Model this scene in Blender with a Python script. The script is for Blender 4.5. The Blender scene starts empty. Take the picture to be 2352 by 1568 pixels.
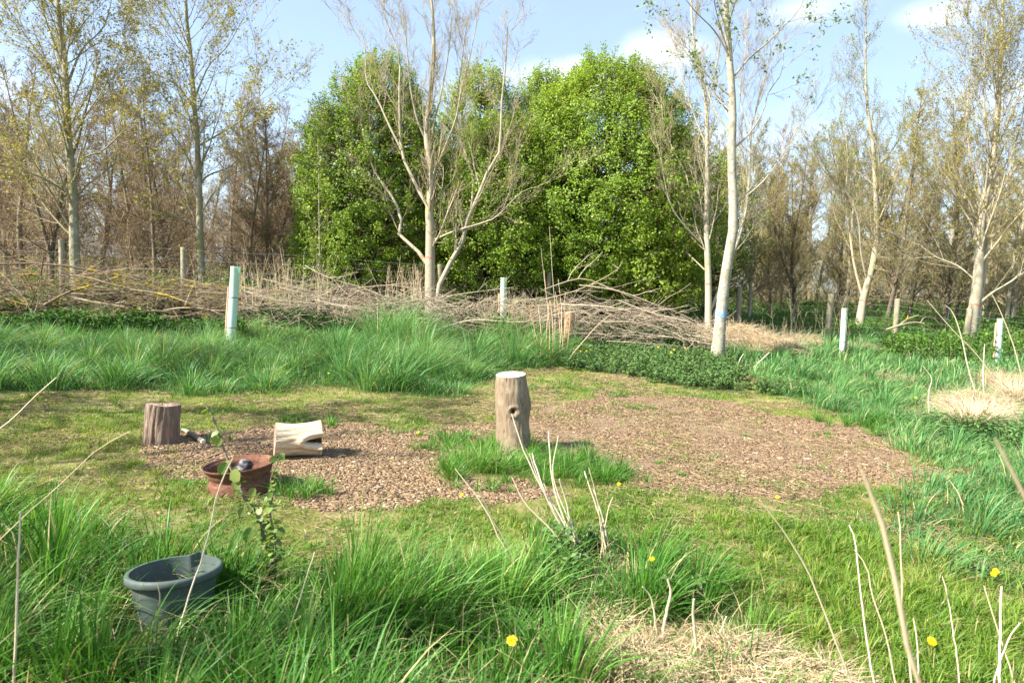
import bpy, math, random
import numpy as np
from mathutils import Vector, Matrix

R = np.random.default_rng(11)
sc = bpy.context.scene
col = sc.collection

# ------------------------------------------------------------------ camera
F = 1568.0            # focal length in units of a 2352 px wide picture
CX, CY = 1176.0, 784.0
PITCH = math.atan(149.0 / F)
ROLL = math.radians(2.8)
CAM = np.array([0.0, 0.0, 1.6])
fw = np.array([0, math.cos(PITCH), -math.sin(PITCH)])
u0 = np.array([0, math.sin(PITCH), math.cos(PITCH)])
r0 = np.array([1.0, 0, 0])
rt = math.cos(ROLL) * r0 + math.sin(ROLL) * u0
up = -math.sin(ROLL) * r0 + math.cos(ROLL) * u0
cd = bpy.data.cameras.new('camera')
cam = bpy.data.objects.new('camera', cd)
col.objects.link(cam)
cam.matrix_world = Matrix(((rt[0], up[0], -fw[0], CAM[0]), (rt[1], up[1], -fw[1], CAM[1]),
                           (rt[2], up[2], -fw[2], CAM[2]), (0, 0, 0, 1)))
cd.sensor_width = 36
cd.lens = 24
cd.clip_start = 0.05
cd.clip_end = 3000
cd.dof.use_dof = True
cd.dof.focus_distance = 6.5
cd.dof.aperture_fstop = 4.0
sc.camera = cam

# ------------------------------------------------------------------ sky, sun, exposure
SUN_EL = math.radians(42)
SUN_DIR = np.array([-1.0, -0.42, 0.0])
SUN_DIR /= np.linalg.norm(SUN_DIR)
SUN_DIR = np.array([SUN_DIR[0] * math.cos(SUN_EL), SUN_DIR[1] * math.cos(SUN_EL), math.sin(SUN_EL)])
sd = bpy.data.lights.new('sun', 'SUN')
sd.energy = 5.0
sd.angle = math.radians(0.53)
sd.color = (1.0, 0.95, 0.86)
sun = bpy.data.objects.new('sun', sd)
col.objects.link(sun)
sun.rotation_euler = Vector(SUN_DIR).to_track_quat('Z', 'Y').to_euler()
sun.location = (-20, -4, 20)

world = bpy.data.worlds.new('World')
sc.world = world
world.use_nodes = True
wt = world.node_tree
wt.nodes.clear()
wo = wt.nodes.new('ShaderNodeOutputWorld')
bg = wt.nodes.new('ShaderNodeBackground')
sky = wt.nodes.new('ShaderNodeTexSky')
sky.sky_type = 'NISHITA'
sky.sun_disc = False
sky.sun_elevation = SUN_EL
sky.sun_rotation = math.atan2(SUN_DIR[0], SUN_DIR[1])
sky.air_density = 1.0
sky.dust_density = 1.2
sky.ozone_density = 2.0
bg.inputs['Strength'].default_value = 0.088
wt.links.new(bg.outputs[0], wo.inputs[0])


def ray(px, py):
    return fw + rt * ((px - CX) / F) + up * ((CY - py) / F)


def P(px, py, d):
    return CAM + ray(px, py) * d


# clouds: soft white banks at fixed directions in the sky
def wn(kind, **kw):
    n = wt.nodes.new(kind)
    for k, v in kw.items():
        setattr(n, k, v)
    return n


tc = wn('ShaderNodeTexCoord')
cn = wn('ShaderNodeTexNoise')
cn.inputs['Scale'].default_value = 5.0
cn.inputs['Detail'].default_value = 7
cn.inputs['Roughness'].default_value = 0.55
cmap = wn('ShaderNodeMapping')
cmap.inputs['Scale'].default_value = (1, 1, 2.4)
wt.links.new(tc.outputs['Generated'], cmap.inputs[0])
wt.links.new(cmap.outputs[0], cn.inputs['Vector'])
tot = None
for (cx_, cy_, sx_, sy_, a_) in [(1360, 185, 190, 52, 1.0), (1530, 110, 120, 50, .75), (1880, 25, 130, 50, .8),
                                 (2130, 40, 110, 40, .7), (700, 260, 300, 50, .35), (1100, 230, 260, 45, .4),
                                 (2500, 200, 250, 70, .8), (-200, 150, 260, 70, .8), (1700, 330, 400, 60, .45)]:
    d = ray(cx_, cy_)
    d = d / np.linalg.norm(d)
    sub = wn('ShaderNodeVectorMath', operation='SUBTRACT')
    sub.inputs[1].default_value = tuple(d)
    wt.links.new(tc.outputs['Generated'], sub.inputs[0])
    scl = wn('ShaderNodeVectorMath', operation='MULTIPLY')
    scl.inputs[1].default_value = (F / sx_, F / sx_, F / sy_)
    wt.links.new(sub.outputs[0], scl.inputs[0])
    ln = wn('ShaderNodeVectorMath', operation='LENGTH')
    wt.links.new(scl.outputs[0], ln.inputs[0])
    mr = wn('ShaderNodeMapRange', interpolation_type='SMOOTHSTEP')
    mr.inputs['From Min'].default_value = 0.0
    mr.inputs['From Max'].default_value = 1.55
    mr.inputs['To Min'].default_value = a_
    mr.inputs['To Max'].default_value = 0
    wt.links.new(ln.outputs['Value'], mr.inputs['Value'])
    if tot is None:
        tot = mr.outputs[0]
    else:
        mx = wn('ShaderNodeMath', operation='MAXIMUM')
        wt.links.new(tot, mx.inputs[0])
        wt.links.new(mr.outputs[0], mx.inputs[1])
        tot = mx.outputs[0]
ad = wn('ShaderNodeMath', operation='MULTIPLY_ADD')
wt.links.new(tot, ad.inputs[0])
ad.inputs[1].default_value = 0.62
wt.links.new(cn.outputs['Fac'], ad.inputs[2])
cr = wn('ShaderNodeMapRange', interpolation_type='SMOOTHSTEP')
cr.inputs['From Min'].default_value = 0.62
cr.inputs['From Max'].default_value = 1.15
wt.links.new(ad.outputs[0], cr.inputs['Value'])
veil = wn('ShaderNodeMixRGB')
veil.inputs['Fac'].default_value = 0.30
veil.inputs['Color2'].default_value = (4.1, 5.0, 6.6, 1)
wt.links.new(sky.outputs[0], veil.inputs['Color1'])
mixc = wn('ShaderNodeMixRGB')
mixc.inputs['Color2'].default_value = (5.6, 5.85, 6.2, 1)
wt.links.new(cr.outputs[0], mixc.inputs['Fac'])
wt.links.new(veil.outputs[0], mixc.inputs['Color1'])
wt.links.new(mixc.outputs[0], bg.inputs['Color'])

sc.view_settings.view_transform = 'Standard'
sc.view_settings.look = 'None'
sc.view_settings.exposure = 1.6
sc.view_settings.gamma = 1
sc.render.engine = 'CYCLES'
sc.cycles.max_bounces = 6
sc.cycles.diffuse_bounces = 3
sc.cycles.transmission_bounces = 4
sc.cycles.transparent_max_bounces = 4


# ------------------------------------------------------------------ ground shape
def sm(a, b, x):
    t = np.clip((x - a) / (b - a), 0, 1)
    return t * t * (3 - 2 * t)


def vn(x, y, s, seed=0):
    x = np.asarray(x, float) / s + seed * 17.31
    y = np.asarray(y, float) / s - seed * 9.77
    xi, yi = np.floor(x), np.floor(y)
    fx, fy = x - xi, y - yi
    fx = fx * fx * (3 - 2 * fx)
    fy = fy * fy * (3 - 2 * fy)

    def h(a, b):
        v = np.sin(a * 127.1 + b * 311.7 + seed * 3.3) * 43758.5453
        return v - np.floor(v)
    return (h(xi, yi) * (1 - fx) * (1 - fy) + h(xi + 1, yi) * fx * (1 - fy) + h(xi, yi + 1) * (1 - fx) * fy + h(xi + 1, yi + 1) * fx * fy)


def gh(x, y):
    x = np.asarray(x, float)
    y = np.asarray(y, float)
    rise = 0.045 * np.clip(y - 11, 0, 21) + 0.01 * np.clip(y - 32, 0, 40)
    z = rise
    z = z + 0.05 * (vn(x, y, 1.7, 1) - .5) * sm(1.5, 8, y) + 0.02 * (vn(x, y, .5, 2) - .5) * sm(1, 6, y)
    z = z + 0.5 * (vn(x, y, 14, 3) - .5) * sm(24, 50, y)
    # the ditch edge right of the leaning white tree
    return z


def G(px, py):
    d = ray(px, py)
    t = 1.0
    for _ in range(4000):
        p = CAM + d * t
        if p[2] <= gh(p[0], p[1]):
            return p
        t *= 1.003
        if t > 300:
            break
    return CAM + d * t


def G0(px, py):     # vectorised: plane z = 0, for region maps
    px = np.asarray(px, float)
    py = np.asarray(py, float)
    d = fw[None] + rt[None] * ((px - CX) / F)[:, None] + up[None] * ((CY - py) / F)[:, None]
    t = -CAM[2] / np.minimum(d[:, 2], -0.012)
    return (CAM[None] + d * t[:, None])[:, :2]


def proj(p):
    q = np.asarray(p, float) - CAM
    dz = q @ fw
    return CX + F * (q @ rt) / dz, CY - F * (q @ up) / dz, dz


def inpoly(x, y, poly):
    x = np.asarray(x)
    y = np.asarray(y)
    r = np.zeros(x.shape, bool)
    n = len(poly)
    for i in range(n):
        x1, y1 = poly[i]
        x2, y2 = poly[(i + 1) % n]
        if y1 == y2:
            continue
        c = ((y1 > y) != (y2 > y)) & (x < (x2 - x1) * (y - y1) / (y2 - y1) + x1)
        r ^= c
    return r


def wpoly(pp):
    a = np.array(pp, float)
    return [tuple(v) for v in G0(a[:, 0], a[:, 1])]


# ------------------------------------------------------------------ helpers: meshes, objects
def tag(o, label=None, cat=None, group=None, kind=None):
    if label:
        o['label'] = label
    if cat:
        o['category'] = cat
    if group:
        o['group'] = group
    if kind:
        o['kind'] = kind
    return o


def empty(name, loc=(0, 0, 0)):
    o = bpy.data.objects.new(name, None)
    o.location = tuple(float(v) for v in loc)
    o.empty_display_size = 0.2
    col.objects.link(o)
    return o


def link(name, me, parent=None, mats=()):
    o = bpy.data.objects.new(name, me)
    for m in mats:
        me.materials.append(m)
    col.objects.link(o)
    if parent is not None:
        o.parent = parent
        if parent.parent is None:
            o.location = -parent.location
    return o


def mk(name, V, faces, attrs=None, smooth=False, midx=None):
    """faces: list of int arrays (m,3) or (m,4)."""
    me = bpy.data.meshes.new(name)
    V = np.ascontiguousarray(V, dtype=np.float32)
    me.vertices.add(len(V))
    me.vertices.foreach_set('co', V.ravel())
    faces = [np.asarray(f, dtype=np.int32) for f in faces if len(f)]
    lens = np.concatenate([np.full(len(f), f.shape[1], np.int32) for f in faces])
    idx = np.concatenate([f.ravel() for f in faces])
    me.loops.add(len(idx))
    me.loops.foreach_set('vertex_index', idx)
    me.polygons.add(len(lens))
    st = np.zeros(len(lens), np.int32)
    st[1:] = np.cumsum(lens)[:-1]
    me.polygons.foreach_set('loop_start', st)
    me.polygons.foreach_set('loop_total', lens)
    if smooth:
        me.polygons.foreach_set('use_smooth', np.ones(len(lens), bool))
    if midx is not None:
        me.polygons.foreach_set('material_index', np.asarray(midx, np.int32))
    me.update(calc_edges=True)
    for k, a in (attrs or {}).items():
        at = me.attributes.new(k, 'FLOAT', 'POINT')
        at.data.foreach_set('value', np.ascontiguousarray(a, dtype=np.float32))
    return me


class Acc:
    """Collects geometry pieces of one mesh."""
    def __init__(s):
        s.V, s.F, s.A, s.M, s.n = [], [], [], [], 0

    def add(s, V, Fs, v, mat=0):
        for f in Fs:
            s.F.append(np.asarray(f, np.int64) + s.n)
            s.M.append(np.full(len(f), mat, np.int32))
        s.V.append(np.asarray(V, np.float32))
        s.A.append(np.broadcast_to(np.asarray(v, np.float32), (len(V),)))
        s.n += len(V)

    def mesh(s, name, smooth=False):
        order3 = [i for i, f in enumerate(s.F)]
        return mk(name, np.concatenate(s.V), [s.F[i] for i in order3], {'v': np.concatenate(s.A)}, smooth,
                  np.concatenate([s.M[i] for i in order3]))

    def obj(s, name, parent, mats, smooth=False):
        return link(name, s.mesh(name, smooth), parent, mats)


def tubes(acc, pts, rad, sides, v, mat=0, cap=False):
    """pts (n,k,3), rad (n,k), v (n,)"""
    n, k, _ = pts.shape
    if n == 0:
        return
    ax = pts[:, -1] - pts[:, 0]
    ax /= np.linalg.norm(ax, axis=1, keepdims=True) + 1e-9
    ref = np.where(np.abs(ax[:, 2:3]) < .8, np.array([[0, 0, 1.0]]), np.array([[1.0, 0, 0]]))
    u = np.cross(ax, ref)
    u /= np.linalg.norm(u, axis=1, keepdims=True) + 1e-9
    w = np.cross(ax, u)
    a = np.arange(sides) * 2 * np.pi / sides
    ring = u[:, None, :] * np.cos(a)[None, :, None] + w[:, None, :] * np.sin(a)[None, :, None]
    V = pts[:, :, None, :] + ring[:, None, :, :] * rad[:, :, None, None]
    V = V.reshape(-1, 3)
    b = (np.arange(n) * k * sides)[:, None, None] + (np.arange(k - 1) * sides)[None, :, None]
    j = np.arange(sides)[None, None, :]
    j2 = (j + 1) % sides
    q = np.stack([b + j, b + j2, b + sides + j2, b + sides + j], -1).reshape(-1, 4)
    vv = np.repeat(np.broadcast_to(v, (n,)), k * sides)
    Fs = [q]
    acc.add(V, Fs, vv, mat)
    if cap and n:
        for e in (0, k - 1):
            for i in range(n):
                c = pts[i, e]
                rr = V.reshape(n, k, sides, 3)[i, e]
                t = np.stack([np.full(sides, sides), np.arange(sides), (np.arange(sides) + 1) % sides], -1)
                acc.add(np.vstack([rr, c[None]]), [t], float(np.broadcast_to(v, (n,))[i]), mat)


def unit(v):
    return v / (np.linalg.norm(v, axis=-1, keepdims=True) + 1e-9)


def leaves(acc, pos, size, v, mat=0, up_bias=0.5, aspect=.6, rng=R, nrm=None):
    n = len(pos)
    if n == 0:
        return
    d = unit(rng.normal(size=(n, 3)))
    if nrm is None:
        nrm = unit(rng.normal(size=(n, 3)) + np.array([0, 0, up_bias]) * 2)
    d = unit(d - nrm * (d * nrm).sum(1, keepdims=True))
    s = np.cross(nrm, d)
    size = np.broadcast_to(size, (n,))[:, None]
    a = pos
    tip = pos + d * size - nrm * size * .12
    mid = pos + d * size * .45 + nrm * 0
    l = mid + s * size * aspect * .5 + nrm * size * .1
    r = mid - s * size * aspect * .5 + nrm * size * .1
    V = np.stack([a, l, tip, r], 1).reshape(-1, 3)
    b = (np.arange(n) * 4)[:, None]
    t = np.concatenate([b + np.array([[0, 1, 2]]), b + np.array([[0, 2, 3]])])
    acc.add(V, [t], np.repeat(np.broadcast_to(v, (n,)), 4), mat)


def blades(acc, pos, h, w, ang, lean, v, segs=3, curl=1.8, mat=0, rng=R, tipw=.08):
    n = len(pos)
    if n == 0:
        return
    s = np.linspace(0, 1, segs + 1)
    dx = np.stack([np.cos(ang), np.sin(ang), np.zeros(n)], 1)
    wa = ang + np.pi / 2 + rng.normal(0, .7, n)
    wd = np.stack([np.cos(wa), np.sin(wa), np.zeros(n)], 1)
    lean = np.broadcast_to(lean, (n,))
    out = (lean * h)[:, None] * (s[None] ** curl)
    rise = h[:, None] * (s[None] - np.clip(lean, 0, 1.6)[:, None] * .38 * s[None] ** 2.4)
    c = pos[:, None, :] + dx[:, None, :] * out[:, :, None] + np.array([0, 0, 1.0]) * rise[:, :, None]
    prof = np.clip(np.minimum(.55 + s * 2, 1.0) * (1 - s ** 2.2), tipw, 1)
    off = wd[:, None, :] * (w[:, None] * prof[None] * .5)[:, :, None]
    V = np.stack([c - off, c + off], 2).reshape(-1, 3)
    b = (np.arange(n) * (segs + 1) * 2)[:, None] + (np.arange(segs) * 2)[None]
    b = b.ravel()[:, None]
    q = b + np.array([[0, 1, 3, 2]])
    acc.add(V, [q], np.repeat(v, (segs + 1) * 2), mat)


# ------------------------------------------------------------------ materials
def newmat(name):
    m = bpy.data.materials.new(name)
    m.use_nodes = True
    nt = m.node_tree
    nt.nodes.clear()
    return m, nt


def ramp(nt, stops):
    r = nt.nodes.new('ShaderNodeValToRGB')
    e = r.color_ramp.elements
    e[0].position, e[0].color = stops[0][0], (*stops[0][1], 1)
    e[1].position, e[1].color = stops[-1][0], (*stops[-1][1], 1)
    for p, c in stops[1:-1]:
        x = e.new(p)
        x.color = (*c, 1)
    return r


def leafmat(name, stops, trans=.35, rough=.5, spec=.35):
    m, nt = newmat(name)
    at = nt.nodes.new('ShaderNodeAttribute')
    at.attribute_name = 'v'
    r = ramp(nt, stops)
    nt.links.new(at.outputs['Fac'], r.inputs[0])
    p = nt.nodes.new('ShaderNodeBsdfPrincipled')
    p.inputs['Roughness'].default_value = rough
    p.inputs['Specular IOR Level'].default_value = spec
    t = nt.nodes.new('ShaderNodeBsdfTranslucent')
    mx = nt.nodes.new('ShaderNodeMixShader')
    mx.inputs[0].default_value = trans
    g = nt.nodes.new('ShaderNodeMixRGB')
    g.blend_type = 'MULTIPLY'
    g.inputs[0].default_value = 1
    g.inputs[2].default_value = (1.35, 1.25, .6, 1)
    nt.links.new(r.outputs[0], p.inputs['Base Color'])
    nt.links.new(r.outputs[0], g.inputs[1])
    nt.links.new(g.outputs[0], t.inputs[0])
    nt.links.new(p.outputs[0], mx.inputs[1])
    nt.links.new(t.outputs[0], mx.inputs[2])
    o = nt.nodes.new('ShaderNodeOutputMaterial')
    nt.links.new(mx.outputs[0], o.inputs[0])
    return m


def drymat(name, stops, rough=.8, noise=None, bump=0, spec=.2):
    """opaque: colour by attribute v, optionally mottled by object-space noise. noise=(scale xyz, colour, lo, hi)"""
    m, nt = newmat(name)
    at = nt.nodes.new('ShaderNodeAttribute')
    at.attribute_name = 'v'
    r = ramp(nt, stops)
    nt.links.new(at.outputs['Fac'], r.inputs[0])
    c = r.outputs[0]
    p = nt.nodes.new('ShaderNodeBsdfPrincipled')
    p.inputs['Roughness'].default_value = rough
    p.inputs['Specular IOR Level'].default_value = spec
    tcn = nt.nodes.new('ShaderNodeTexCoord')
    for sp in (noise or []):
        s, cc, lo, hi = sp
        mp = nt.nodes.new('ShaderNodeMapping')
        mp.inputs['Scale'].default_value = s
        nz = nt.nodes.new('ShaderNodeTexNoise')
        nz.inputs['Scale'].default_value = 1
        nz.inputs['Detail'].default_value = 5
        nz.inputs['Roughness'].default_value = .6
        mr_ = nt.nodes.new('ShaderNodeMapRange')
        mr_.inputs['From Min'].default_value = lo
        mr_.inputs['From Max'].default_value = hi
        mxx = nt.nodes.new('ShaderNodeMixRGB')
        mxx.inputs['Color2'].default_value = (*cc, 1)
        nt.links.new(tcn.outputs['Object'], mp.inputs[0])
        nt.links.new(mp.outputs[0], nz.inputs['Vector'])
        nt.links.new(nz.outputs['Fac'], mr_.inputs['Value'])
        nt.links.new(mr_.outputs[0], mxx.inputs['Fac'])
        nt.links.new(c, mxx.inputs['Color1'])
        c = mxx.outputs[0]
        last = nz
    nt.links.new(c, p.inputs['Base Color'])
    if bump and noise:
        bp = nt.nodes.new('ShaderNodeBump')
        bp.inputs['Strength'].default_value = bump
        bp.inputs['Distance'].default_value = .01
        nt.links.new(last.outputs['Fac'], bp.inputs['Height'])
        nt.links.new(bp.outputs[0], p.inputs['Normal'])
    o = nt.nodes.new('ShaderNodeOutputMaterial')
    nt.links.new(p.outputs[0], o.inputs[0])
    return m


M = {}
LICH = (.36, .30, .055)
M['bark_pale'] = drymat('bark_pale', [(0, (.33, .29, .20)), (1, (.41, .365, .26))], .85,
                        [((3, 3, 1.2), LICH, .60, .74), ((9, 9, 4), (.16, .14, .10), .60, .72), ((30, 30, 55), (.24, .20, .15), .52, .7)], .6)
M['bark_white'] = drymat('bark_white', [(0, (.31, .285, .22)), (1, (.37, .34, .265))], .8,
                         [((9, 9, 5), (.20, .185, .13), .50, .64), ((5, 5, 5), (.27, .25, .16), .5, .62), ((14, 14, 40), (.17, .15, .12), .55, .66)], .6)
M['bark_olive'] = drymat('bark_olive', [(0, (.25, .225, .14)), (1, (.33, .30, .20))], .9,
                         [((4, 4, 1.5), (.20, .20, .07), .5, .66), ((2.5, 2.5, 1.5), (.42, .40, .33), .58, .70), ((30, 30, 40), (.11, .10, .07), .52, .7)], .7)
M['bark_brown'] = drymat('bark_brown', [(0, (.13, .105, .075)), (1, (.25, .20, .14))], .9,
                         [((3, 3, 1), (.17, .16, .07), .52, .7), ((25, 25, 30), (.08, .06, .045), .52, .7)], .7)
M['twig_tan'] = drymat('twig_tan', [(0, (.19, .145, .09)), (.6, (.30, .24, .145)), (1, (.37, .32, .15))], .85)
M['twig_pale'] = drymat('twig_pale', [(0, (.28, .225, .145)), (.6, (.37, .31, .20)), (1, (.37, .31, .12))], .85)
M['twig_brown'] = drymat('twig_brown', [(0, (.15, .10, .066)), (.6, (.28, .198, .128)), (1, (.37, .28, .165))], .9)
M['leaf_bud'] = leafmat('leaf_bud', [(0, (.17, .18, .02)), (.5, (.29, .29, .04)), (1, (.40, .34, .05))])
M['leaf_green'] = leafmat('leaf_green', [(0, (.10, .19, .016)), (.5, (.19, .31, .022)), (.9, (.28, .40, .035)), (1, (.40, .48, .13))], .42, .42, .35)
M['leaf_lime'] = leafmat('leaf_lime', [(0, (.18, .28, .025)), (1, (.32, .42, .05))], .4)
M['leaf_dark'] = leafmat('leaf_dark', [(0, (.02, .055, .012)), (.6, (.045, .11, .02)), (1, (.10, .19, .035))], .2, .6, .15)
M['leaf_nettle'] = leafmat('leaf_nettle', [(0, (.05, .105, .03)), (.6, (.085, .165, .045)), (1, (.14, .23, .07))], .2, .6, .3)
M['leaf_teal'] = leafmat('leaf_teal', [(0, (.10, .19, .05)), (1, (.22, .33, .10))], .4)
M['grass_tall'] = leafmat('grass_tall', [(0, (.03, .10, .014)), (.5, (.07, .20, .026)), (.85, (.135, .30, .045)), (.93, (.20, .36, .08)), (1, (.50, .42, .22))], .35, .48, .3)
M['grass_blue'] = leafmat('grass_blue', [(0, (.03, .10, .028)), (.5, (.078, .205, .055)), (.9, (.155, .33, .10)), (1, (.44, .38, .20))], .3, .5, .3)
M['grass_lawn'] = leafmat('grass_lawn', [(0, (.045, .12, .014)), (.4, (.11, .215, .022)), (.75, (.19, .28, .035)), (.9, (.29, .30, .07)), (1, (.42, .34, .17))], .35, .5, .25)
M['straw'] = drymat('straw', [(0, (.22, .15, .085)), (.35, (.44, .33, .19)), (.8, (.60, .48, .30)), (1, (.74, .63, .45))], .7)
M['clip'] = drymat('clippings', [(0, (.13, .10, .045)), (.4, (.25, .19, .095)), (1, (.42, .33, .18))], .85)
M['stalk'] = drymat('stalk', [(0, (.50, .38, .24)), (1, (.72, .60, .44))], .6)
M['stalk_orange'] = drymat('stalk_orange', [(0, (.50, .27, .12)), (1, (.56, .40, .24))], .7)
M['chip'] = drymat('chip', [(0, (.075, .045, .027)), (.3, (.175, .113, .063)), (.7, (.275, .187, .108)), (.95, (.39, .285, .175)), (1, (.54, .45, .32))], .85)
M['brush'] = drymat('brush', [(0, (.075, .05, .034)), (.5, (.20, .145, .092)), (1, (.38, .30, .20))], .85,
                    [((3, 3, 3), (.40, .30, .035), .54, .63), ((20, 20, 20), (.16, .13, .09), .55, .7)], .4)
M['brush_pale'] = drymat('brush_pale', [(0, (.20, .155, .11)), (.5, (.39, .31, .215)), (1, (.54, .45, .33))], .85)
M['post'] = drymat('post', [(0, (.26, .225, .14)), (1, (.36, .31, .21))], .85,
                   [((5, 5, 2), (.30, .29, .16), .5, .7), ((60, 60, 3), (.24, .20, .14), .5, .72)], .5)
M['wire'] = drymat('wire', [(0, (.30, .31, .30)), (1, (.35, .36, .35))], .45, spec=.6)


def simple(name, c, rough=.6, spec=.3, noise=None, bump=0, metal=0, trans=0):
    m = drymat(name, [(0, c), (1, c)], rough, noise, bump, spec)
    return m


M['paint_red'] = simple('paint_red', (.42, .13, .07), .8, noise=[((25, 25, 40), (.40, .33, .25), .45, .6)])
M['paint_blue'] = simple('paint_blue', (.14, .26, .42), .8, noise=[((30, 30, 22), (.42, .42, .38), .47, .62)])
M['petal'] = leafmat('petal', [(0, (.80, .50, .0)), (1, (.92, .68, .02))], .25, .6, .2)

# shelter plastic: pale translucent green
m, nt = newmat('shelter_plastic')
p = nt.nodes.new('ShaderNodeBsdfPrincipled')
p.inputs['Base Color'].default_value = (.68, .80, .68, 1)
p.inputs['Roughness'].default_value = .35
t = nt.nodes.new('ShaderNodeBsdfTranslucent')
t.inputs[0].default_value = (.50, .78, .58, 1)
mx = nt.nodes.new('ShaderNodeMixShader')
mx.inputs[0].default_value = .35
o = nt.nodes.new('ShaderNodeOutputMaterial')
nt.links.new(p.outputs[0], mx.inputs[1])
nt.links.new(t.outputs[0], mx.inputs[2])
nt.links.new(mx.outputs[0], o.inputs[0])
M['shelter'] = m

# ------------------------------------------------------------------ region maps (ground plane)
CHIP_L = wpoly([(330, 1010), (430, 978), (560, 985), (650, 972), (800, 975), (980, 978), (1100, 965), (1180, 985), (1180, 1085), (1260, 1130),
                (1380, 1150), (1200, 1180), (1050, 1172), (900, 1178), (760, 1172), (700, 1150), (640, 1120), (470, 1118), (330, 1085)])
CHIP_R = wpoly([(1100, 965), (1240, 930), (1420, 903), (1600, 908), (1720, 934), (1870, 962), (1990, 990), (2110, 1038), (2190, 1096), (2060, 1120),
                (1900, 1125), (1700, 1128), (1400, 1115), (1330, 1110), (1200, 1090), (1100, 1010)])
FRONT = wpoly([(-900, 1130), (0, 1165), (150, 1200), (250, 1290), (520, 1360), (640, 1325), (760, 1345), (900, 1345), (1000, 1320), (1150, 1290),
               (1240, 1262), (1320, 1300), (1420, 1340), (1600, 1360), (1700, 1385), (1770, 1440), (1800, 1600), (1860, 2100), (2000, 3000), (-1500, 3000)])
BACK = wpoly([(-900, 720), (-900, 1000), (-200, 960), (0, 925), (100, 908), (230, 893), (400, 905), (560, 897), (700, 897), (780, 888), (860, 905),
              (950, 922), (1050, 925), (1090, 880), (1140, 858), (1230, 852), (1320, 850), (1450, 845), (1560, 800), (1600, 735), (1000, 735), (600, 735)])
NETTLE = wpoly([(1290, 850), (1330, 806), (1420, 793), (1500, 800), (1600, 815), (1690, 840), (1715, 880), (1660, 900), (1560, 890), (1470, 870), (1380, 862)])
RIGHT = wpoly([(1500, 800), (1720, 860), (1760, 898), (1850, 925), (1920, 950), (2000, 990), (2090, 1040), (2150, 1110), (2060, 1160), (2040, 1230),
               (2100, 1300), (2200, 1360), (2400, 1420), (3600, 1600), (3600, 700), (2352, 690), (1500, 690)])
STUMPG = wpoly([(1035, 1085), (1060, 1055), (1110, 1035), (1180, 1030), (1260, 1035), (1330, 1060), (1420, 1085), (1370, 1112), (1280, 1118), (1180, 1128), (1100, 1120)])
STRAWF = wpoly([(1290, 1330), (1350, 1290), (1400, 1330), (1370, 1420), (1500, 1440), (1700, 1440), (1780, 1500), (1900, 1560), (2060, 1650), (1900, 2300), (1100, 2300),
                (1220, 1600), (1080, 1560), (1100, 1470), (1250, 1500), (1330, 1440)])


def jit(x, y, a=.12, s=.35, seed=5):
    return x + a * (vn(x, y, s, seed) - .5) * 2, y + a * (vn(x, y, s, seed + 1) - .5) * 2


def zone(x, y):
    """0 lawn 1 chips-left 2 chips-right 3 front tall 4 back tall 5 right 6 nettles 7 straw front"""
    jx, jy = jit(x, y, .26, .55)
    jx, jy = jit(jx, jy, .09, .14, 9)
    z = np.zeros(np.shape(x), int)
    z[inpoly(jx, jy, RIGHT)] = 5
    z[inpoly(jx, jy, BACK)] = 4
    z[inpoly(jx, jy, CHIP_L)] = 1
    z[inpoly(jx, jy, CHIP_R)] = 2
    z[inpoly(jx, jy, NETTLE)] = 6
    z[inpoly(jx, jy, FRONT)] = 3
    z[inpoly(jx, jy, STRAWF)] = 7
    z[(z < 3) & inpoly(jx, jy, STUMPG)] = 8
    return z


# ------------------------------------------------------------------ ground sheet
def axis(lo, hi, step, far, g=1.25):
    a = list(np.arange(lo, hi + step / 2, step))
    s = step
    x = a[-1]
    up_ = []
    while x < far:
        s *= g
        x += s
        up_.append(x)
    s = step
    x = a[0]
    dn = []
    while x > -far:
        s *= g
        x -= s
        dn.append(x)
    return np.array(dn[::-1] + a + up_)


xs = axis(-9, 9, .07, 900)
ys = axis(-.5, 14, .07, 900)
GX, GY = np.meshgrid(xs, ys)
gx, gy = GX.ravel(), GY.ravel()
gz = gh(gx, np.maximum(gy, 0))
zz = zone(gx, gy)
nx, ny = len(xs), len(ys)
i = np.arange(nx - 1)[None] + (np.arange(ny - 1) * nx)[:, None]
q = np.stack([i, i + 1, i + nx + 1, i + nx], -1).reshape(-1, 4)
chipm = ((zz == 1) | (zz == 2)).astype(float)
drym = np.where((zz == 7), 1.0, 0.0)
tallm = np.where((zz == 3) | (zz == 4) | (zz == 5) | (zz == 6) | (gy > 13.5), 1.0, 0.0)
me = mk('ground', np.stack([gx, gy, gz], 1), [q], {'chip': chipm, 'dry': drym, 'tall': tallm}, True)
m, nt = newmat('ground_soil')
N, Lk = nt.nodes.new, nt.links.new
tcn = N('ShaderNodeTexCoord')


def gnoise(scale, det=6, rough=.6):
    n = N('ShaderNodeTexNoise')
    n.inputs['Scale'].default_value = scale
    n.inputs['Detail'].default_value = det
    n.inputs['Roughness'].default_value = rough
    Lk(tcn.outputs['Object'], n.inputs['Vector'])
    return n


def gatt(name):
    n = N('ShaderNodeAttribute')
    n.attribute_name = name
    return n


def gmix(f, a, b):
    n = N('ShaderNodeMixRGB')
    Lk(f, n.inputs[0])
    Lk(a, n.inputs[1])
    Lk(b, n.inputs[2])
    return n.outputs[0]


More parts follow.
